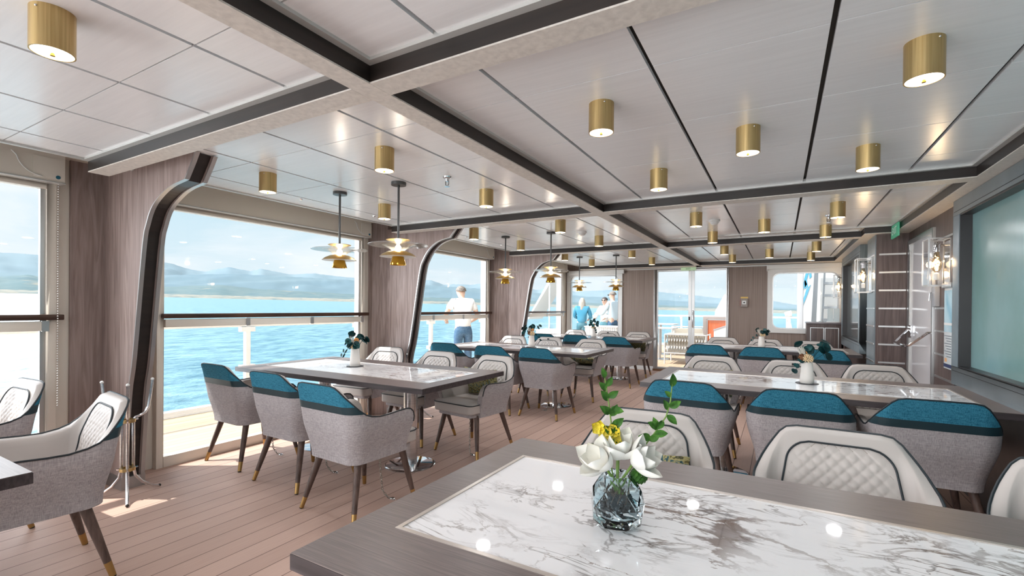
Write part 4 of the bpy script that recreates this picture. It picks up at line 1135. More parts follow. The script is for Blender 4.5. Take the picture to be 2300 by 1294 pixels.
# ------------------------------------------------------------------ wall lanterns
def lantern(label, x, y, z, wx=.14, wy=.19, h=.385):
    t = thing('wall_lantern', label, 'wall lamp', (x, y, z), 0, 'glass box wall lanterns')
    f = MB(); r = .0045
    xs, ys = (-wx, -.004), (-wy/2, wy/2)
    for a in xs:
        for b in ys: f.box(a-r, a+r, b-r, b+r, 0, h)
    for zz in (0, h):
        for b in ys: f.box(xs[0], xs[1], b-r, b+r, zz-r, zz+r)
        for a in xs: f.box(a-r, a+r, ys[0], ys[1], zz-r, zz+r)
    f.obj('frame', alu_m, t, smooth=False)
    p = MB(); p.box(-.004, 0, -.07, .07, .02, h-.02)
    p.obj('back_plate', chrome_m, t, smooth=False)
    for b in ys: MB().box(-wx, -.01, b-.0012, b+.0012, .006, h-.006).obj('glass_side', lantern_glass, t, smooth=False)
    MB().box(-wx-.0012, -wx+.0012, -wy/2, wy/2, .006, h-.006).obj('glass_front', lantern_glass, t, smooth=False)
    s = MB().lathe([(0, .28), (.021, .28), (.021, .345), (.016, .36), (0, .36)], 18, (-wx*.5, 0, 0)).tube([(-wx*.5, 0, .335), (-.004, 0, .335)], .008, 8)
    sk = s.obj('socket', chrome_m, t, 40)
    b = MB().lathe([(0, .115), (.016, .118), (.029, .135), (.035, .165), (.033, .195), (.024, .235), (.017, .262), (.0155, .285)], 22, (-wx*.5, 0, 0)).obj('bulb', bulb_glass, sk, 60)
    MB().tube([(-wx*.5+.011*math.cos(k*.9), .011*math.sin(k*.9), .145+.0042*k) for k in range(26)], .0014, 5).obj('filament', bulb_glow, sk)
    MB().lathe([(0, .05), (.018, .05), (.018, .10), (0, .112)], 18, (-wx*.5, 0, 0)).obj('lower_cup', white_m, t, 40)
    l = bpy.data.lights.get('lantern_glow')
    if l is None:
        l = bpy.data.lights.new('lantern_glow', 'POINT'); l.energy = 1.6; l.shadow_soft_size = .03; l.color = (1, .82, .62)
    lo = bpy.data.objects.new('lantern_glow', l); COL.objects.link(lo); lo.parent = t; lo.location = (-wx*.5, 0, .19)
    return t
lantern('lit glass box lantern beside the green frosted panel, nearest the camera', 1.196, 5.15, 1.51)
lantern('lit glass box lantern on the pier beside the recessed white door', .905, 6.80, 1.51, .135, .21)
lantern('lit glass box lantern above the far sideboard', .925, 9.66, 1.51, .135, .2)

# ------------------------------------------------------------------ small wall and ceiling fittings
def text(name, body, size, mat, parent, mtx, ext=.0008, align='CENTER'):
    c = bpy.data.curves.new(name, 'FONT'); c.body = body; c.size = size; c.extrude = ext; c.align_x = align; c.align_y = 'CENTER'
    tmp = bpy.data.objects.new(name, c); COL.objects.link(tmp)
    me = bpy.data.meshes.new_from_object(tmp.evaluated_get(bpy.context.evaluated_depsgraph_get()))
    bpy.data.objects.remove(tmp); bpy.data.curves.remove(c)
    me.materials.clear(); me.materials.append(mat)
    o = bpy.data.objects.new(name, me); COL.objects.link(o); o.parent = parent; o.matrix_local = mtx
    return o
FACE_MY = Matrix.Rotation(PI/2, 4, 'X')                     # reads from -Y
FACE_MX = Matrix.Rotation(-PI/2, 4, 'Z') @ FACE_MY          # reads from -X
sign_pale = M('pale_green_sign', lin(196, 222, 186), .5, emit=lin(190, 220, 178), es=.12)
sign_txt = M('sign_green_text', lin(44, 96, 58), .5)
t = thing('exit_sign', 'pale green EMERGENCY EXIT sign above the glazed double door', 'sign', (-1.62, FW-.04, 2.075), 0)
MB().box(-.145, .145, -.012, .012, 0, .112).obj('sign_plate', sign_pale, t, bevel=.003)
text('lettering', 'EMERGENCY', .045, sign_txt, t, Matrix.Translation((0, -.0135, .076)) @ FACE_MY)
text('lettering', 'EXIT', .045, sign_txt, t, Matrix.Translation((0, -.0135, .033)) @ FACE_MY)
sgreen = M('exit_sign_green', lin(76, 158, 128), .4, emit=lin(60, 150, 110), es=.15)
t = thing('exit_sign', 'green and white EXIT sign hanging over the recessed white door', 'sign', (1.04, 6.28, 2.068), 0)
MB().box(-.008, .008, -.17, .17, 0, .135).obj('sign_plate', sgreen, t, bevel=.003)
text('lettering', 'EXIT', .11, M('sign_white_text', lin(226, 240, 232), .5), t, Matrix.Translation((-.0095, .0, .066)) @ FACE_MX)
MB().box(-.004, .004, -.15, -.14, .135, .152).obj('hanger', alu_m, t, smooth=False)
MB().box(-.004, .004, .14, .15, .135, .152).obj('hanger', alu_m, t, smooth=False)

t = thing('alarm_call_point', 'grey alarm button box with red side on the end wall', 'alarm', (-.60, FW, 1.345), 0)
MB().box(-.062, .062, -.045, 0, 0, .155).obj('housing', M('grey_plastic', lin(150, 140, 134), .5), t, bevel=.008)
MB().box(-.069, -.0625, -.04, -.006, .02, .14).obj('red_side', M('red_plastic', lin(176, 62, 58), .45), t, bevel=.002)
b = MB().box(-.034, .034, -.05, -.045, .05, .12).obj('glass_window', white_m, t, bevel=.002)
MB().lathe([(0, 0), (.014, 0), (.014, .006), (0, .006)], 16).obj('push_button', black_m, b); kids(b)[0].matrix_local = Matrix.Translation((0, -.05, .085)) @ Matrix.Rotation(PI/2, 4, 'X')
t = thing('warning_label', 'small yellow label above the alarm button box', 'label', (-.60, FW, 1.51), 0)
MB().box(-.065, .065, -.003, 0, 0, .03).obj('plate', M('yellow_label', lin(226, 190, 106), .5), t, smooth=False)

t = thing('notice_board', 'slim clear wall notice with sea picture and text beside the near lantern', 'notice', (1.2, 5.06, .83), 0)
MB().box(-.012, 0, -.10, .13, 0, .66).obj('board', M('notice_paper', lin(214, 220, 222), .25), t, bevel=.002)
MB().box(-.0135, -.012, -.095, .125, .30, .64).obj('picture', blotch('notice_picture', [lin(120, 176, 202), lin(170, 206, 220), lin(206, 226, 232)], 3, .2), t, smooth=False)
MB().box(-.0145, -.0135, -.095, .125, .355, .375).obj('picture_band', white_m, t, smooth=False)
ink = M('grey_print', lin(120, 128, 136), .6)
for k in range(9): MB().box(-.0135, -.012, -.06, .115-.03*(k % 3), .265-.021*k, .272-.021*k).obj('text_line', ink, t, smooth=False)
for k in range(3): MB().box(-.0135, -.012, .05+.02*k, .06+.02*k, .055, .085).obj('colour_key', peach_m, t, smooth=False)
MB().box(-.0145, -.0125, -.095, .125, .012, .040).obj('footer_band', M('navy_print', lin(40, 52, 92), .5), t, smooth=False)
MB().box(-.03, 0, -.11, .14, .66, .70).obj('hanging_rail', alu_m, t, bevel=.004)
t = thing('door_release', 'small grey switch box with lever left of the wall notice', 'switch', (1.2, 5.42, 1.34), 0)
MB().box(-.035, 0, -.045, .045, 0, .19).obj('housing', M('switch_grey', lin(158, 160, 166), .4), t, bevel=.006)
MB().tube([(-.035, 0, .12), (-.055, 0, .12), (-.06, 0, .05)], .006, 7).obj('lever', chrome_m, t)

def sprinkler(x, y, label):
    t = thing('sprinkler_head', label, 'sprinkler', (x, y, ZC), 0, 'chrome sprinkler heads')
    MB().lathe([(0, 0), (.032, 0), (.030, -.008), (.014, -.014), (.012, -.034), (0, -.034)], 20).obj('rosette', chrome_m, t, 40)
    MB().tube([(-.013, 0, -.03), (-.013, 0, -.055), (0, 0, -.068), (.013, 0, -.055), (.013, 0, -.03)], .0028, 6).obj('yoke', gunmetal, t)
    MB().lathe([(0, -.068), (.019, -.068), (.019, -.071), (0, -.071)], 12).obj('deflector', chrome_m, t)
sprinkler(-2.06, 2.68, 'small chrome sprinkler head between the two brass lamps left of the long beam')
sprinkler(.40, 5.50, 'small chrome sprinkler head beside a brass lamp near the right wall')
def detector(x, y, label):
    t = thing('smoke_detector', label, 'smoke detector', (x, y, ZC), 0, 'white smoke detectors')
    MB().lathe([(0, 0), (.055, 0), (.055, -.014), (.048, -.02), (0, -.02)], 28).obj('base', white_m, t, 40)
    MB().lathe([(.040, -.02), (.040, -.032), (.026, -.046), (0, -.048)], 24).obj('sensor_cap', white_m, t, 50)
detector(-2.09, 5.38, 'white round smoke detector left of the long beam above the third window table')
detector(-.60, 5.28, 'white round smoke detector beside a brass lamp right of the long beam')
for i, (x, y) in enumerate([(-3.62, 1.83), (-3.62, 2.65), (-3.62, 3.5), (-3.6, 5.1), (-3.6, 6.0)]):
    t = thing('ceiling_eyelet', 'tiny chrome ceiling stud, %s from the camera along the window edge of the ceiling' % ORD[i], 'ceiling stud', (x, y, ZC), 0, 'chrome ceiling studs')
    MB().lathe([(0, 0), (.016, 0), (.014, -.006), (.006, -.010), (0, -.012)], 14).obj('stud', chrome_m, t, 40)

# sideboard against the end wall
t = thing('sideboard', 'dark walnut sideboard with pale inset lines below the far right window', 'cabinet', (.405, 9.62, 0), 0)
MB().box(0, .50, .02, .45, .06, 1.06).obj('carcass', walnut_m, t, bevel=.003)
MB().box(-.01, .51, .0, .46, 1.06, 1.09).obj('top', M('sideboard_top', lin(120, 112, 114), .2), t, bevel=.003)
MB().box(.02, .48, .04, .44, 0, .06).obj('plinth', black_m, t, smooth=False)
for a, b in ((.055, .245), (.265, .455)):
    dl = MB().box(a, b, .006, .02, .12, 1.0).obj('door', walnut_m, t, bevel=.002)
    ln = MB(); q = .012
    ln.box(a-.006, b+.006, .002, .006, 1.0-q, 1.0); ln.box(a-.006, a+.006, .002, .006, .12, 1.0-q); ln.box(b-.006, b+.006, .002, .006, .12, 1.0-q)
    ln.obj('inset_line', alu_m, dl, smooth=False)
t = thing('leaflet_holder', 'clear leaflet stand with pale cards on the far sideboard', 'leaflet holder', (.80, 9.80, 1.09), 0)
MB().box(-.10, .10, -.04, .04, 0, .012).obj('base', alu_m, t, smooth=False)
MB().box(-.095, .095, .02, .024, .012, .30).obj('clear_back', lantern_glass, t, smooth=False)
for k in range(2): MB().box(-.085+.09*k, -.005+.09*k, .002, .018, .014, .24).obj('leaflet', M('pale_card', lin(206, 222, 228), .5) if k == 0 else MATS['pale_card'], t, smooth=False)

# ------------------------------------------------------------------ outside: sea, coast, decks
EXT = .42
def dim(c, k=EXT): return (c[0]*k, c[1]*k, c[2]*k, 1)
def sea_z(x, y): return -12-.0184*x-.0030*y
sea = MB()
R_ = [6, 20, 60, 160, 400, 1000, 2200, 4200, 9000]
sea.grid(lambda u, v: (lambda r, a: (-r*math.sin(a), r*math.cos(a), sea_z(-r*math.sin(a), r*math.cos(a))))(R_[int(round(v*(len(R_)-1)))], math.radians(-40+150*u)), 60, len(R_)-1)
struct('sea', sea, water_mat('sea_water'))
RIDGE = {
 'far': (8500, [(88, .068), (76.95, .072), (75.4, .0725), (74.1, .0711), (71.5, .0713), (67.5, .072), (66.6, .0738), (65.2, .0685), (64.25, .062), (62.8, .0583), (60.6, .0682), (59.5, .0651), (58.6, .0626), (57.6, .0679), (54.7, .0587), (52.5, .0626), (49, .0568), (45.4, .0558), (40.9, .0548), (39.3, .0544), (37.8, .0456), (36.5, .0478), (34.7, .0463), (32.5, .0515), (29.6, .0473), (27.5, .0401), (26.4, .0365), (25.3, .046), (24.2, .0386), (21.9, .0335), (16.9, .039), (12.5, .0339), (9.2, .0281), (6.2, .0219), (2.2, .0177), (.5, .0153), (-1.6, .0081), (-3.8, .0036), (-7.4, .0011), (-14, -.004)]),
 'mid': (6500, [(88, .04), (76.9, .0433), (74, .0422), (67.5, .0474), (60.7, .056), (57.5, .0559), (49.2, .0518), (40.3, .0448), (32.3, .0374), (21.6, .0248), (11.3, .0164), (2.2, .006), (-3.8, .0004), (-10, -.005)]),
 'low': (4700, [(88, .032), (76.9, .0369), (75.4, .0416), (74, .0375), (67.5, .0273), (61.3, .0355), (58.6, .0304), (49.2, .0238), (40.3, .0189), (32.3, .0167), (21.6, .0108), (8.9, .0051), (-1.9, .0001), (-10, -.005)])}
def interp(t, a):
    for (a0, h0), (a1, h1) in zip(t, t[1:]):
        if a1 <= a <= a0: return h1+(h0-h1)*(a-a1)/(a0-a1)
    return t[0][1] if a > t[0][0] else t[-1][1]
from mathutils import noise as mn
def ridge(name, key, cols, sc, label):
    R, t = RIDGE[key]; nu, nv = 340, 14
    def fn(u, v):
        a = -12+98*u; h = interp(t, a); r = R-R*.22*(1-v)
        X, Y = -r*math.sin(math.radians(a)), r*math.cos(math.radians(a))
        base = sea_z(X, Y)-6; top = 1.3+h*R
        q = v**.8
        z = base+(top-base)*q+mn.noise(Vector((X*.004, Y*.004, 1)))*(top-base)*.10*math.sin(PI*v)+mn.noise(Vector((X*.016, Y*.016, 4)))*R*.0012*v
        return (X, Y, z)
    m = blotch(name+'_hazed_ground', cols, sc, .95, .8)  # distance haze is mixed into these base colours as pale blue
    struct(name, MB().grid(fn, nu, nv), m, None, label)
ridge('mountain_range', 'far', [dim(lin(176, 206, 222), .30), dim(lin(188, 214, 226), .30)], .0008, 'far mountain range, haze-tinted pale blue')
ridge('hills', 'mid', [dim(lin(158, 192, 210), .28), dim(lin(174, 204, 216), .28)], .0012, 'wooded hills, haze-tinted blue-grey')
ridge('coast', 'low', [dim(lin(132, 172, 186), .26), dim(lin(166, 194, 198), .26), dim(lin(146, 182, 190), .26), dim(lin(206, 208, 196), .28)], .004, 'low haze-tinted coast with pale fields')
def shore(u, v):
    a = -12+98*u; r = 3500+300*v+80*mn.noise(Vector((a*.3, 0, 0)))
    X, Y = -r*math.sin(math.radians(a)), r*math.cos(math.radians(a)); return (X, Y, sea_z(X, Y)+(-1 if v < .1 else 6+14*v+4*mn.noise(Vector((a*2, v*3, 2)))))
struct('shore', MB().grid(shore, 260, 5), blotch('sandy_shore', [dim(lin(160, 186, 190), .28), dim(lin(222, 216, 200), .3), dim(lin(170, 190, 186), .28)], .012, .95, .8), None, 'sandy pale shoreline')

deck_out = floor_mat('teak_deck', dim(lin(196, 168, 140), .62), dim(lin(222, 196, 168), .62), .11, 0, dim(lin(120, 96, 80), .6), .7)
struct('deck_floor', MB().box(-6.1, -4.42, -3, 10.26, -.10, -.02).box(-6.4, 5, 10.26, 17.6, -.10, -.02), deck_out, smooth=False)
struct('hull_side', MB().box(-6.2, -6.1, -3, 17.6, -3, .05).box(-6.1, 5, 17.6, 17.7, -3, .05), white_m, smooth=False)
def railing(label, pts, name='ship_railing'):
    t = thing(name, label, 'railing', (pts[0][0], pts[0][1], -.02), 0, 'white outer deck railings')
    x0, y0 = pts[0]
    P = [(x-x0, y-y0) for x, y in pts]
    MB().tube([(P[0][0], P[0][1], 1.07), (P[-1][0], P[-1][1], 1.07)], .03, 10).obj('top_rail', white_m, t)
    for i, (x, y) in enumerate(P):
        p = MB().box(x-.03, x+.03, y-.03, y+.03, 0, 1.045).obj('post', white_m, t, bevel=.006)
        MB().box(x-.035, x+.035, y-.09, y+.09, .98, 1.04).box(x-.035, x+.035, y-.09, y+.09, .50, .56).obj('glass_clamp', white_m, p, bevel=.004)
    for (a, b), (c, d) in zip(P, P[1:]):
        dx, dy = c-a, d-b; L = math.hypot(dx, dy); ux, uy = dx/L, dy/L; nx, ny = -uy*.005, ux*.005
        q = [(a+ux*.04+nx, b+uy*.04+ny), (c-ux*.04+nx, d-uy*.04+ny), (c-ux*.04-nx, d-uy*.04-ny), (a+ux*.04-nx, b+uy*.04-ny)]
        MB().prism(q, 'z', .08, .97).obj('glass_panel', pane_m, t, smooth=False)
    return t
railing('white railing with glass panels along the side deck beyond the window wall', [(-5.9, -1.9+1.82*k) for k in range(7)])
railing('white railing with glass panels across the end of the open deck', [(-6.2+1.6*k, 17.3) for k in range(7)])

# open-deck furniture
rope_m = M('white_rope', dim(lin(244, 240, 232), .75), .8); wfr = M('white_garden_metal', dim(lin(245, 245, 243), .75), .4)
beige_c = M('beige_outdoor_cushion', dim(lin(216, 204, 186), .7), .9)
def rope_chair(label, x, y, rz, w=.92, h=.70):
    t = thing('rope_lounge_chair', label, 'outdoor chair', (x, y, -.02), rz, 'white rope chairs on the open deck')
    fr = MB()
    for sx in (-w/2, w/2):
        for yy in (-.38, .38): fr.tube([(sx, yy, 0), (sx, yy, h)], .016, 8)
        fr.tube([(sx, -.38, h), (sx, .38, h)], .016, 8); fr.tube([(sx, -.38, .26), (sx, .38, .26)], .014, 8)
    for zz in (h, .26): fr.tube([(-w/2, -.38, zz), (w/2, -.38, zz)], .016, 8)
    fr.tube([(-w/2, .38, .26), (w/2, .38, .26)], .014, 8)
    fr.obj('frame', wfr, t)
    nr = 15
    for k in range(nr):
        xx = -w/2+w*(k+.5)/nr; mb = MB()
        def fn(u, v, xx=xx):
            a = u*2.5*PI; wd_ = .026; q = (2*v-1)*wd_
            return (xx+q*math.cos(a), -.38+q*math.sin(a), .27+(h-.28)*u)
        mb.grid(fn, 14, 2); mb.grid(lambda u, v: (fn(u, v)[0]+.001, fn(u, v)[1]+.004, fn(u, v)[2]), 14, 2)
        mb.obj('back_rope', rope_m, t, 60)
    MB().prism(rrect(-w/2+.03, w/2-.03, -.34, .36, .05, 4), 'z', .28, .41).obj('seat_cushion', wfr, t, bevel=.03)
    MB().box(-w/2+.05, w/2-.05, -.35, -.22, .41, .74).obj('back_cushion', beige_c, t, bevel=.04)
    return t
rope_chair('white rope-backed lounge chair just outside the glazed double door', -1.94, 12.05, 0)
rope_chair('white lounge chair with beige cushion further out on the deck', -2.3, 14.6, PI+.3, .9, .78)
rope_chair('white lounge chair with cushion in front of the deck railing', -1.35, 15.3, PI-.2, .9, .74)
def deck_table(label, x, y, z, w=.7, d=.7):
    t = thing('deck_table', label, 'outdoor table', (x, y, -.02), 0, 'pale tables on the open deck')
    MB().prism(rrect(-w/2, w/2, -d/2, d/2, .03, 3), 'z', z, z+.03).obj('table_top', M('pale_deck_table', dim(lin(226, 224, 222), .7), .4) if 'pale_deck_table' not in MATS else MATS['pale_deck_table'], t, bevel=.004)
    p = MB().lathe([(0, .012), (.035, .012), (.035, z), (0, z)], 16).obj('pedestal', alu_m, t)
    MB().lathe([(.24, 0), (.24, .012), (0, .012)], 24).obj('base_plate', alu_m, p)
deck_table('pale square deck table nearest the glazed door', -2.72, 12.6, .80, .8, .6)
deck_table('pale deck table further out near the railing', -3.0, 14.0, .86, .9, .7)
def skirt_table(label, x, y, w, d, h):
    t = thing('skirted_table', label, 'buffet table', (x, y, -.02), 0, 'buffet tables with pleated white skirts')
    def fn(u, v):
        q = u*2*(w+d); per = 2*(w+d); k = .012*math.sin(2*PI*u*64)*(1-.3*v)
        if q < w: p = (-w/2+q, -d/2-k)
        elif q < w+d: p = (w/2+k, -d/2+q-w)
        elif q < 2*w+d: p = (w/2-(q-w-d), d/2+k)
        else: p = (-w/2-k, d/2-(q-2*w-d))
        return (p[0], p[1], h*v)
    MB().grid(fn, 400, 2, True).obj('pleated_skirt', M('table_linen', dim(lin(242, 240, 236), .75), .9) if 'table_linen' not in MATS else MATS['table_linen'], t, 80)
    MB().box(-w/2-.02, w/2+.02, -d/2-.02, d/2+.02, h, h+.025).obj('table_top', MATS['table_linen'], t, bevel=.006)
skirt_table('white table with pleated skirt on the open deck behind the end-wall window', -4.2, 12.6, .9, .7, .80)
skirt_table('white pleated buffet table seen through the farthest side window', -5.75, 12.6, .8, .7, .66)
t = thing('deck_bar', 'grey-framed bar counter with orange timber panel outside the right door leaf', 'bar counter', (-1.75, 13.2, -.02), 0)
MB().box(0, 1.5, 0, .6, 1.06, 1.12).box(0, .09, 0, .6, 0, 1.06).box(1.41, 1.5, 0, .6, 0, 1.06).box(.09, 1.41, 0, .6, 0, .08).obj('frame', M('weathered_frame', dim(lin(176, 160, 152), .6), .6), t, bevel=.004)
MB().box(.11, 1.39, .03, .08, .10, 1.03).obj('timber_panel', streak('orange_teak', dim(lin(206, 98, 56), .7), dim(lin(236, 134, 84), .7), (40, 40, 3), .4), t, smooth=False)
MB().box(.09, .11, .02, .09, .08, 1.06).box(1.39, 1.41, .02, .09, .08, 1.06).box(.11, 1.39, .02, .09, 1.03, 1.06).obj('inner_lip', wfr, t, smooth=False)
t = thing('deck_locker', 'white deck locker with sloping grey lid in front of the bar counter', 'locker', (-1.42, 12.62, -.02), 0)
MB().prism([(0, 0), (.7, 0), (.7, .93), (.36, .93), (0, .79)], 'y', 0, .42).obj('body', wfr, t, smooth=False)
MB().prism([(-.01, .79), (.36, .935), (.71, .935), (.71, .955), (.36, .955), (-.01, .815)], 'y', -.01, .43).obj('lid', M('grey_lid', dim(lin(190, 196, 200), .7), .4), t, smooth=False)
t = thing('davit', 'slanted white davit arm rising beyond the deck railing', 'davit', (-1.85, 17.0, -.02), 0)
MB().prism([(-.12, 0), (.10, 0), (.42, 1.8), (.25, 1.8), (-.02, 1.25)], 'y', -.08, .08).obj('arm', wfr, t, bevel=.01)
MB().tube([(.38, 0, 1.45), (.50, 0, 1.45)], .02, 8).obj('cleat', wfr, t)
# beyond the right-hand window
t = thing('deck_column', 'pale grey steel column outside the far right window', 'column', (.43, 13.6, -.02), 0)
MB().prism(rrect(-.065, .065, -.07, .07, .02, 3), 'z', 0, 3.2).obj('shaft', M('pale_grey_steel', dim(lin(206, 208, 212), .7), .5), t)
MB().prism(rrect(-.11, .11, -.11, .11, .02, 3), 'z', 0, .03).obj('foot_plate', MATS['pale_grey_steel'], t)
t = thing('funnel_casing', 'white sloping funnel casing with blue angular emblem outside the far right window', 'funnel', (.62, 14.4, -.02), 0)
MB().prism([(-.16, 0), (.26, 0), (.20, 3.3), (-.16, 3.3)], 'y', 0, .5).obj('casing', wfr, t, smooth=False)
lg = M('emblem_blue', dim(lin(86, 168, 200), .8), .5)
EM = [[(-.13, 1.42), (-.11, 1.42), (.0, 1.75), (.06, 1.98), (.0, 1.90), (-.04, 1.84), (-.10, 1.60)], [(-.12, 1.80), (-.02, 1.98), (-.06, 2.10), (-.12, 2.0)], [(-.06, 1.86), (.0, 1.92), (-.03, 2.10), (.02, 2.30), (-.05, 2.28), (-.09, 2.12)], [(.03, 2.12), (.08, 2.18), (.06, 2.32), (.02, 2.28)]]
for pl in EM:
    o = MB().prism(pl, 'y', -.012, -.002).obj('emblem', lg, t, smooth=False)
t = thing('raked_post', 'grey raked post between funnel and ladder outside the far right window', 'post', (.70, 13.9, -.02), 0)
MB().prism([(-.07, 0), (.05, 0), (.14, 3.2), (.07, 3.2)], 'y', -.06, .06).obj('post', M('mid_grey_steel', dim(lin(160, 166, 170), .7), .5), t, smooth=False)
t = thing('deck_ladder', 'white ladder with grey treads outside the far right window', 'ladder', (.98, 14.0, -.02), 0)
for a, b in ((-.10, .0), (.30, .27)):
    MB().prism([(a-.02, 0), (a+.02, 0), (b+.02, 3.2), (b-.02, 3.2)], 'y', -.03, .03).obj('stringer', MATS['mid_grey_steel'], t, smooth=False)
for k in range(8):
    z = .45+.30*k; q = z/3.2; MB().box(-.10+.10*q, .30-.03*q, -.1, .1, z, z+.06).obj('tread', MATS['mid_grey_steel'], t, smooth=False)
t = thing('superstructure_block', 'white sunlit deckhouse block behind the ladder outside the far right window', 'deckhouse', (.95, 15.2, -.02), 0)
MB().box(-.1, 2.2, 0, 1, 0, 3.4).obj('walls', wfr, t, bevel=.01)
MB().tube([(-.1, -.04, 1.0), (2.2, -.04, 1.0)], .02, 8).obj('grab_rail', MATS['mid_grey_steel'], t)
t = thing('searchlight', 'white searchlight on its stand outside the far right window', 'searchlight', (.22, 14.6, -.02), 0)
MB().tube([(0, 0, .62), (0, 0, 1.1)], .03, 8).tube([(.08, 0, .62), (.02, 0, .95)], .02, 8).obj('stand', wfr, t)
h_ = MB().lathe([(0, -.09), (.06, -.09), (.09, .07), (0, .07)], 16).obj('lamp_head', wfr, t, 40); h_.matrix_local = Matrix.Translation((-.02, 0, 1.2)) @ Matrix.Rotation(1.4, 4, 'Y')
MB().box(-.55, .12, -.25, .3, 0, .62).obj('plinth', wfr, t, bevel=.01)
t = thing('canvas_awning', 'sloping white canvas awning beyond the farthest side window', 'awning', (-6.15, 13.6, -.02), 0)
MB().prism([(-.75, .95), (-.70, .95), (.02, 2.05), (.02, 2.2)], 'y', -.5, .5).obj('canvas', MATS['table_linen'], t, smooth=False)
for yy in (-.45, .45): MB().tube([(0, yy, 0), (0, yy, 2.15)], .025, 8).obj('pole', wfr, t)

# ------------------------------------------------------------------ people on deck
def skin_mesh(name, nodes, edges, mat, parent, sub=2):
    me = bpy.data.meshes.new(name); me.from_pydata([n[0] for n in nodes], edges, []); me.update()
    o = bpy.data.objects.new(name, me); COL.objects.link(o)
    m = o.modifiers.new('skin', 'SKIN'); m.use_smooth_shade = True
    for i, nd in enumerate(nodes):
        r = nd[1]; r = (r, r) if not isinstance(r, tuple) else r
        me.skin_vertices[0].data[i].radius = r; me.skin_vertices[0].data[i].use_root = (i == 0)
    s = o.modifiers.new('sub', 'SUBSURF'); s.levels = sub; s.render_levels = sub
    me.materials.append(mat)
    if parent: o.parent = parent
    return o
skin_m = M('skin', dim(lin(226, 184, 160), .8), .5)
def person(label, loc, rz, H, head_yaw, arms, shirt, trousers, hair, longhair=False, glasses=False, bow=0., lean=0., sleeve=1, jacket=False):
    t = thing('person', label, 'person', loc, rz)
    V_ = Vector
    def L(x, y, z): return V_((x*H, y*H, z*H))
    pel = L(0, 0, .53); sp = L(0, lean*.35, .62); ch = L(0, lean*.75, .73); nk = L(0, lean+.004, .825); hb = L(0, lean+.012+bow*.4, .862); hc = L(0, lean+.02+bow, .925-abs(bow)*.25); ht = L(0, lean+.015+bow*1.25, .972-abs(bow)*.4)
    N = [(pel, (.082*H, .062*H)), (sp, (.074*H, .056*H)), (ch, (.088*H, .062*H)), (nk, .034*H), (hb, .034*H), (hc, (.050*H, .060*H)), (ht, (.036*H, .042*H))]
    Ed = [(0, 1), (1, 2), (2, 3), (3, 4), (4, 5), (5, 6)]
    def add(p, r, par): N.append((p, r)); Ed.append((par, len(N)-1)); return len(N)-1
    fy = L(0, 1, 0).normalized(); fd = V_((-math.sin(head_yaw), math.cos(head_yaw), 0))
    add(hc+fd*.064*H+V_((0, 0, -.006*H)), .010*H, 5)                      # nose
    for s in (-1, 1): add(hc+V_((fd.y, -fd.x, 0))*(s*.052*H), .010*H, 5)  # ears
    leg = {}
    for s in (-1, 1):
        hip = add(L(s*.052, 0, .49), .058*H, 0); kn = add(L(s*.058, .012, .28), .036*H, hip); an = add(L(s*.06, -.008, .045), .023*H, kn); add(L(s*.068, .075, .02), (.026*H, .018*H), an)
        leg[s] = (hip, kn, an)
    arm = {}
    for s in (-1, 1):
        el, wr = arms[s]
        sh = add(L(s*.112, lean+.0, .800), .036*H, 2); e_ = add(L(*el), .026*H, sh); w_ = add(L(*wr), .019*H, e_)
        d = (N[w_][0]-N[e_][0]).normalized(); pm = add(N[w_][0]+d*.035*H, (.021*H, .013*H), w_)
        sd = d.cross(V_((0, 0, 1))); sd = sd.normalized() if sd.length > .1 else V_((1, 0, 0))
        for k in range(4):
            f0 = add(N[pm][0]+d*.022*H+sd*((k-1.5)*.010*H), .0055*H, pm); add(N[f0][0]+d*(.030-.004*abs(k-1.4))*H+V_((0, 0, -.010*H)), .0048*H, f0)
        th = add(N[w_][0]+d*.022*H+sd*(.020*H*s), .006*H, w_); add(N[th][0]+d*.024*H+sd*(.008*H*s), .005*H, th)
        arm[s] = (sh, e_, w_)
    skin_mesh('body', N, Ed, skin_m, t)
    k = 1.16
    S = [(N[i][0], tuple(q*kk for q in (N[i][1] if isinstance(N[i][1], tuple) else (N[i][1],)*2))) for i, kk in ((0, 1.16), (1, 1.22), (2, 1.26))]
    S[0] = (pel+V_((0, 0, -.05*H)), (.108*H, .090*H))
    SE = [(0, 1), (1, 2)]; S.append((L(0, lean, .812), (.075*H, .060*H))); SE.append((2, 3))
    for s in (-1, 1):
        sh, e_, w_ = arm[s]; a = len(S)
        S.append((N[sh][0], .052*H)); SE.append((2, a))
        p1 = N[sh][0].lerp(N[e_][0], .62 if sleeve < 1 else 1); S.append((p1, .040*H if sleeve < 1 else .034*H)); SE.append((a, a+1))
        if sleeve >= 1: S.append((N[e_][0].lerp(N[w_][0], .9), .027*H)); SE.append((a+1, a+2))
    skin_mesh('jacket' if jacket else 'shirt', S, SE, shirt, t)
    T = [(L(0, 0, .575), (.080*H, .062*H)), (L(0, 0, .535), (.084*H, .066*H))]; TE = [(0, 1)]
    for s in (-1, 1):
        a = len(T); hp, kn, an = leg[s]
        T += [(N[hp][0]+V_((0, 0, -.02*H)), .064*H), (N[kn][0], .047*H), (N[an][0]+V_((0, 0, .012*H)), .038*H)]; TE += [(1, a), (a, a+1), (a+1, a+2)]
    skin_mesh('trousers', T, TE, trousers, t)
    for s in (-1, 1):
        an = N[leg[s][2]][0]
        MB().sphere((an.x+s*.005*H, an.y+.035*H, .026*H), (.030*H, .075*H, .026*H), 12, 7).obj('shoe', black_m, t, 60)
    # hair cap set back from the face
    hm = MB(); c = hc-fd*.010*H+V_((0, 0, .012*H))
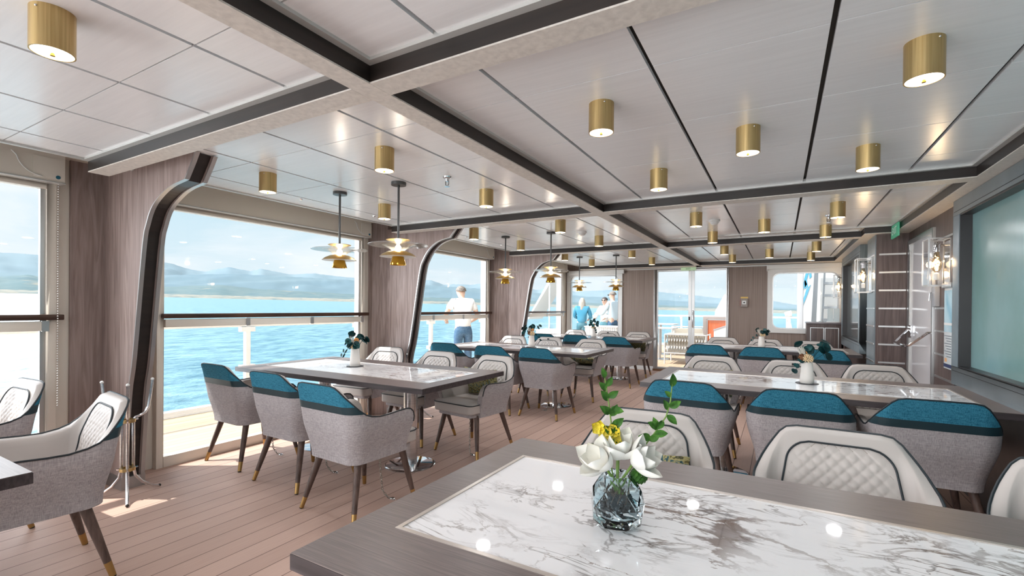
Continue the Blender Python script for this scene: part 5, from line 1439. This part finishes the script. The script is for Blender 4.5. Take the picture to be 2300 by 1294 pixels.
    if longhair:
        def hf(u, v):
            a = 2*PI*u; z = v
            front = max(0, math.cos(a))  # open towards the face
            r = .066*H*(math.sin(PI*min(.5, .04+.9*z)) if z < .5 else 1)*(1+.35*max(0, z-.5))*(1-.55*front*(1 if z > .3 else 0))
            dr = V_((fd.x*math.cos(a)-fd.y*math.sin(a), fd.y*math.cos(a)+fd.x*math.sin(a), 0))
            return tuple(c+dr*(r*(1+.05*math.sin(9*a)))+V_((0, 0, .062*H-.25*H*max(0, z-.08)-(.0 if z > .08 else 0))))
        hm.grid(hf, 26, 12, True)
    else:
        def hf(u, v):
            a = 2*PI*u; b = PI/2*(1-v*(1.12+.50*max(0, -math.cos(a)))); q = math.cos(b)
            front = max(0, math.cos(a)); zz = max(math.sin(b), .35*front+.0*v)
            return tuple(c+V_((fd.x*math.cos(a)-fd.y*math.sin(a), fd.y*math.cos(a)+fd.x*math.sin(a), 0))*(.061*H*q*(1-.06*front)*(1+.03*math.sin(a*11+v*9)))+V_((0, 0, .062*H*zz)))
        hm.grid(hf, 22, 9, True)
    hm.obj('hair', hair, t, 80)
    rtv = V_((fd.y, -fd.x, 0))
    for s in (-1, 1):
        MB().sphere(tuple(hc+fd*.054*H+rtv*(s*.019*H)+V_((0, 0, .008*H))), .006*H, 8, 6).obj('eye', black_m, t, 60)
    MB().tube([tuple(hc+fd*.056*H+rtv*(q*.018*H)+V_((0, 0, -.030*H+.004*H*abs(q)))) for q in (-1, -.4, .4, 1)], .003*H, 6).obj('mouth', M('lip_tone', dim(lin(190, 120, 110), .8), .5) if 'lip_tone' not in MATS else MATS['lip_tone'], t)
    if glasses:
        g = MB()
        for s in (-1, 1): g.sphere(tuple(hc+fd*.061*H+rtv*(s*.021*H)+V_((0, 0, .010*H))), (.016*H, .016*H, .012*H), 10, 7)
        for s in (-1, 1): g.tube([hc+fd*.058*H+rtv*(s*.038*H)+V_((0, 0, .012*H)), hc+rtv*(s*.056*H)+V_((0, 0, .014*H))], .003*H, 5)
        g.obj('sunglasses', black_m, t, 60)
    return t
tee = M('white_tee', dim(lin(246, 244, 242), .8), .9); jean = blotch('blue_denim', [dim(lin(70, 100, 132), .7), dim(lin(100, 132, 160), .7)], 22, .9)
bluej = M('turquoise_jacket', dim(lin(66, 146, 176), .8), .8); darkt = M('teal_grey_trousers', dim(lin(84, 136, 150), .8), .8)
pale_sh = M('pale_blue_shirt', dim(lin(216, 232, 240), .8), .8)
hgrey = streak('grey_brown_hair', dim(lin(96, 88, 82), .6), dim(lin(168, 158, 148), .7), (90, 90, 20), .7); hblond = streak('long_grey_blond_hair', dim(lin(150, 140, 128), .8), dim(lin(200, 188, 172), .8), (60, 60, 4), .6); hdark = M('dark_hair', dim(lin(64, 58, 58), .7), .7)
REST = {-1: ((-.16, .06, .64), (-.11, .17, .58)), 1: ((.16, .06, .64), (.11, .17, .58))}
person('man in white t-shirt and jeans with bowed head seen from behind at the side railing', (-5.40, 7.58, -.02), math.radians(52), 1.76, 0, {-1: ((-.19, .05, .66), (-.15, .17, .60)), 1: ((.18, .02, .64), (.14, .15, .585))}, tee, jean, hgrey, bow=.045, lean=.05, sleeve=.5)
person('person with long fair hair in turquoise jacket seen from behind on the open deck', (-5.42, 14.0, -.02), math.radians(14), 1.64, 0, {-1: ((-.15, .06, .63), (-.07, .14, .60)), 1: ((.17, .04, .63), (.12, .14, .59))}, bluej, darkt, hblond, longhair=True, lean=.02, jacket=True)
person('tall person in pale blue-white shirt facing left on the open deck', (-4.42, 14.0, -.02), math.radians(70), 1.84, 0, {-1: ((-.15, .10, .62), (-.10, .24, .63)), 1: ((.15, .10, .63), (.08, .25, .64))}, pale_sh, jean, hgrey, glasses=True)
person('dark-haired person in sunglasses half hidden behind the tall person in pale shirt', (-4.92, 14.75, -.02), math.radians(160), 1.68, .3, REST, tee, darkt, hdark, glasses=True)
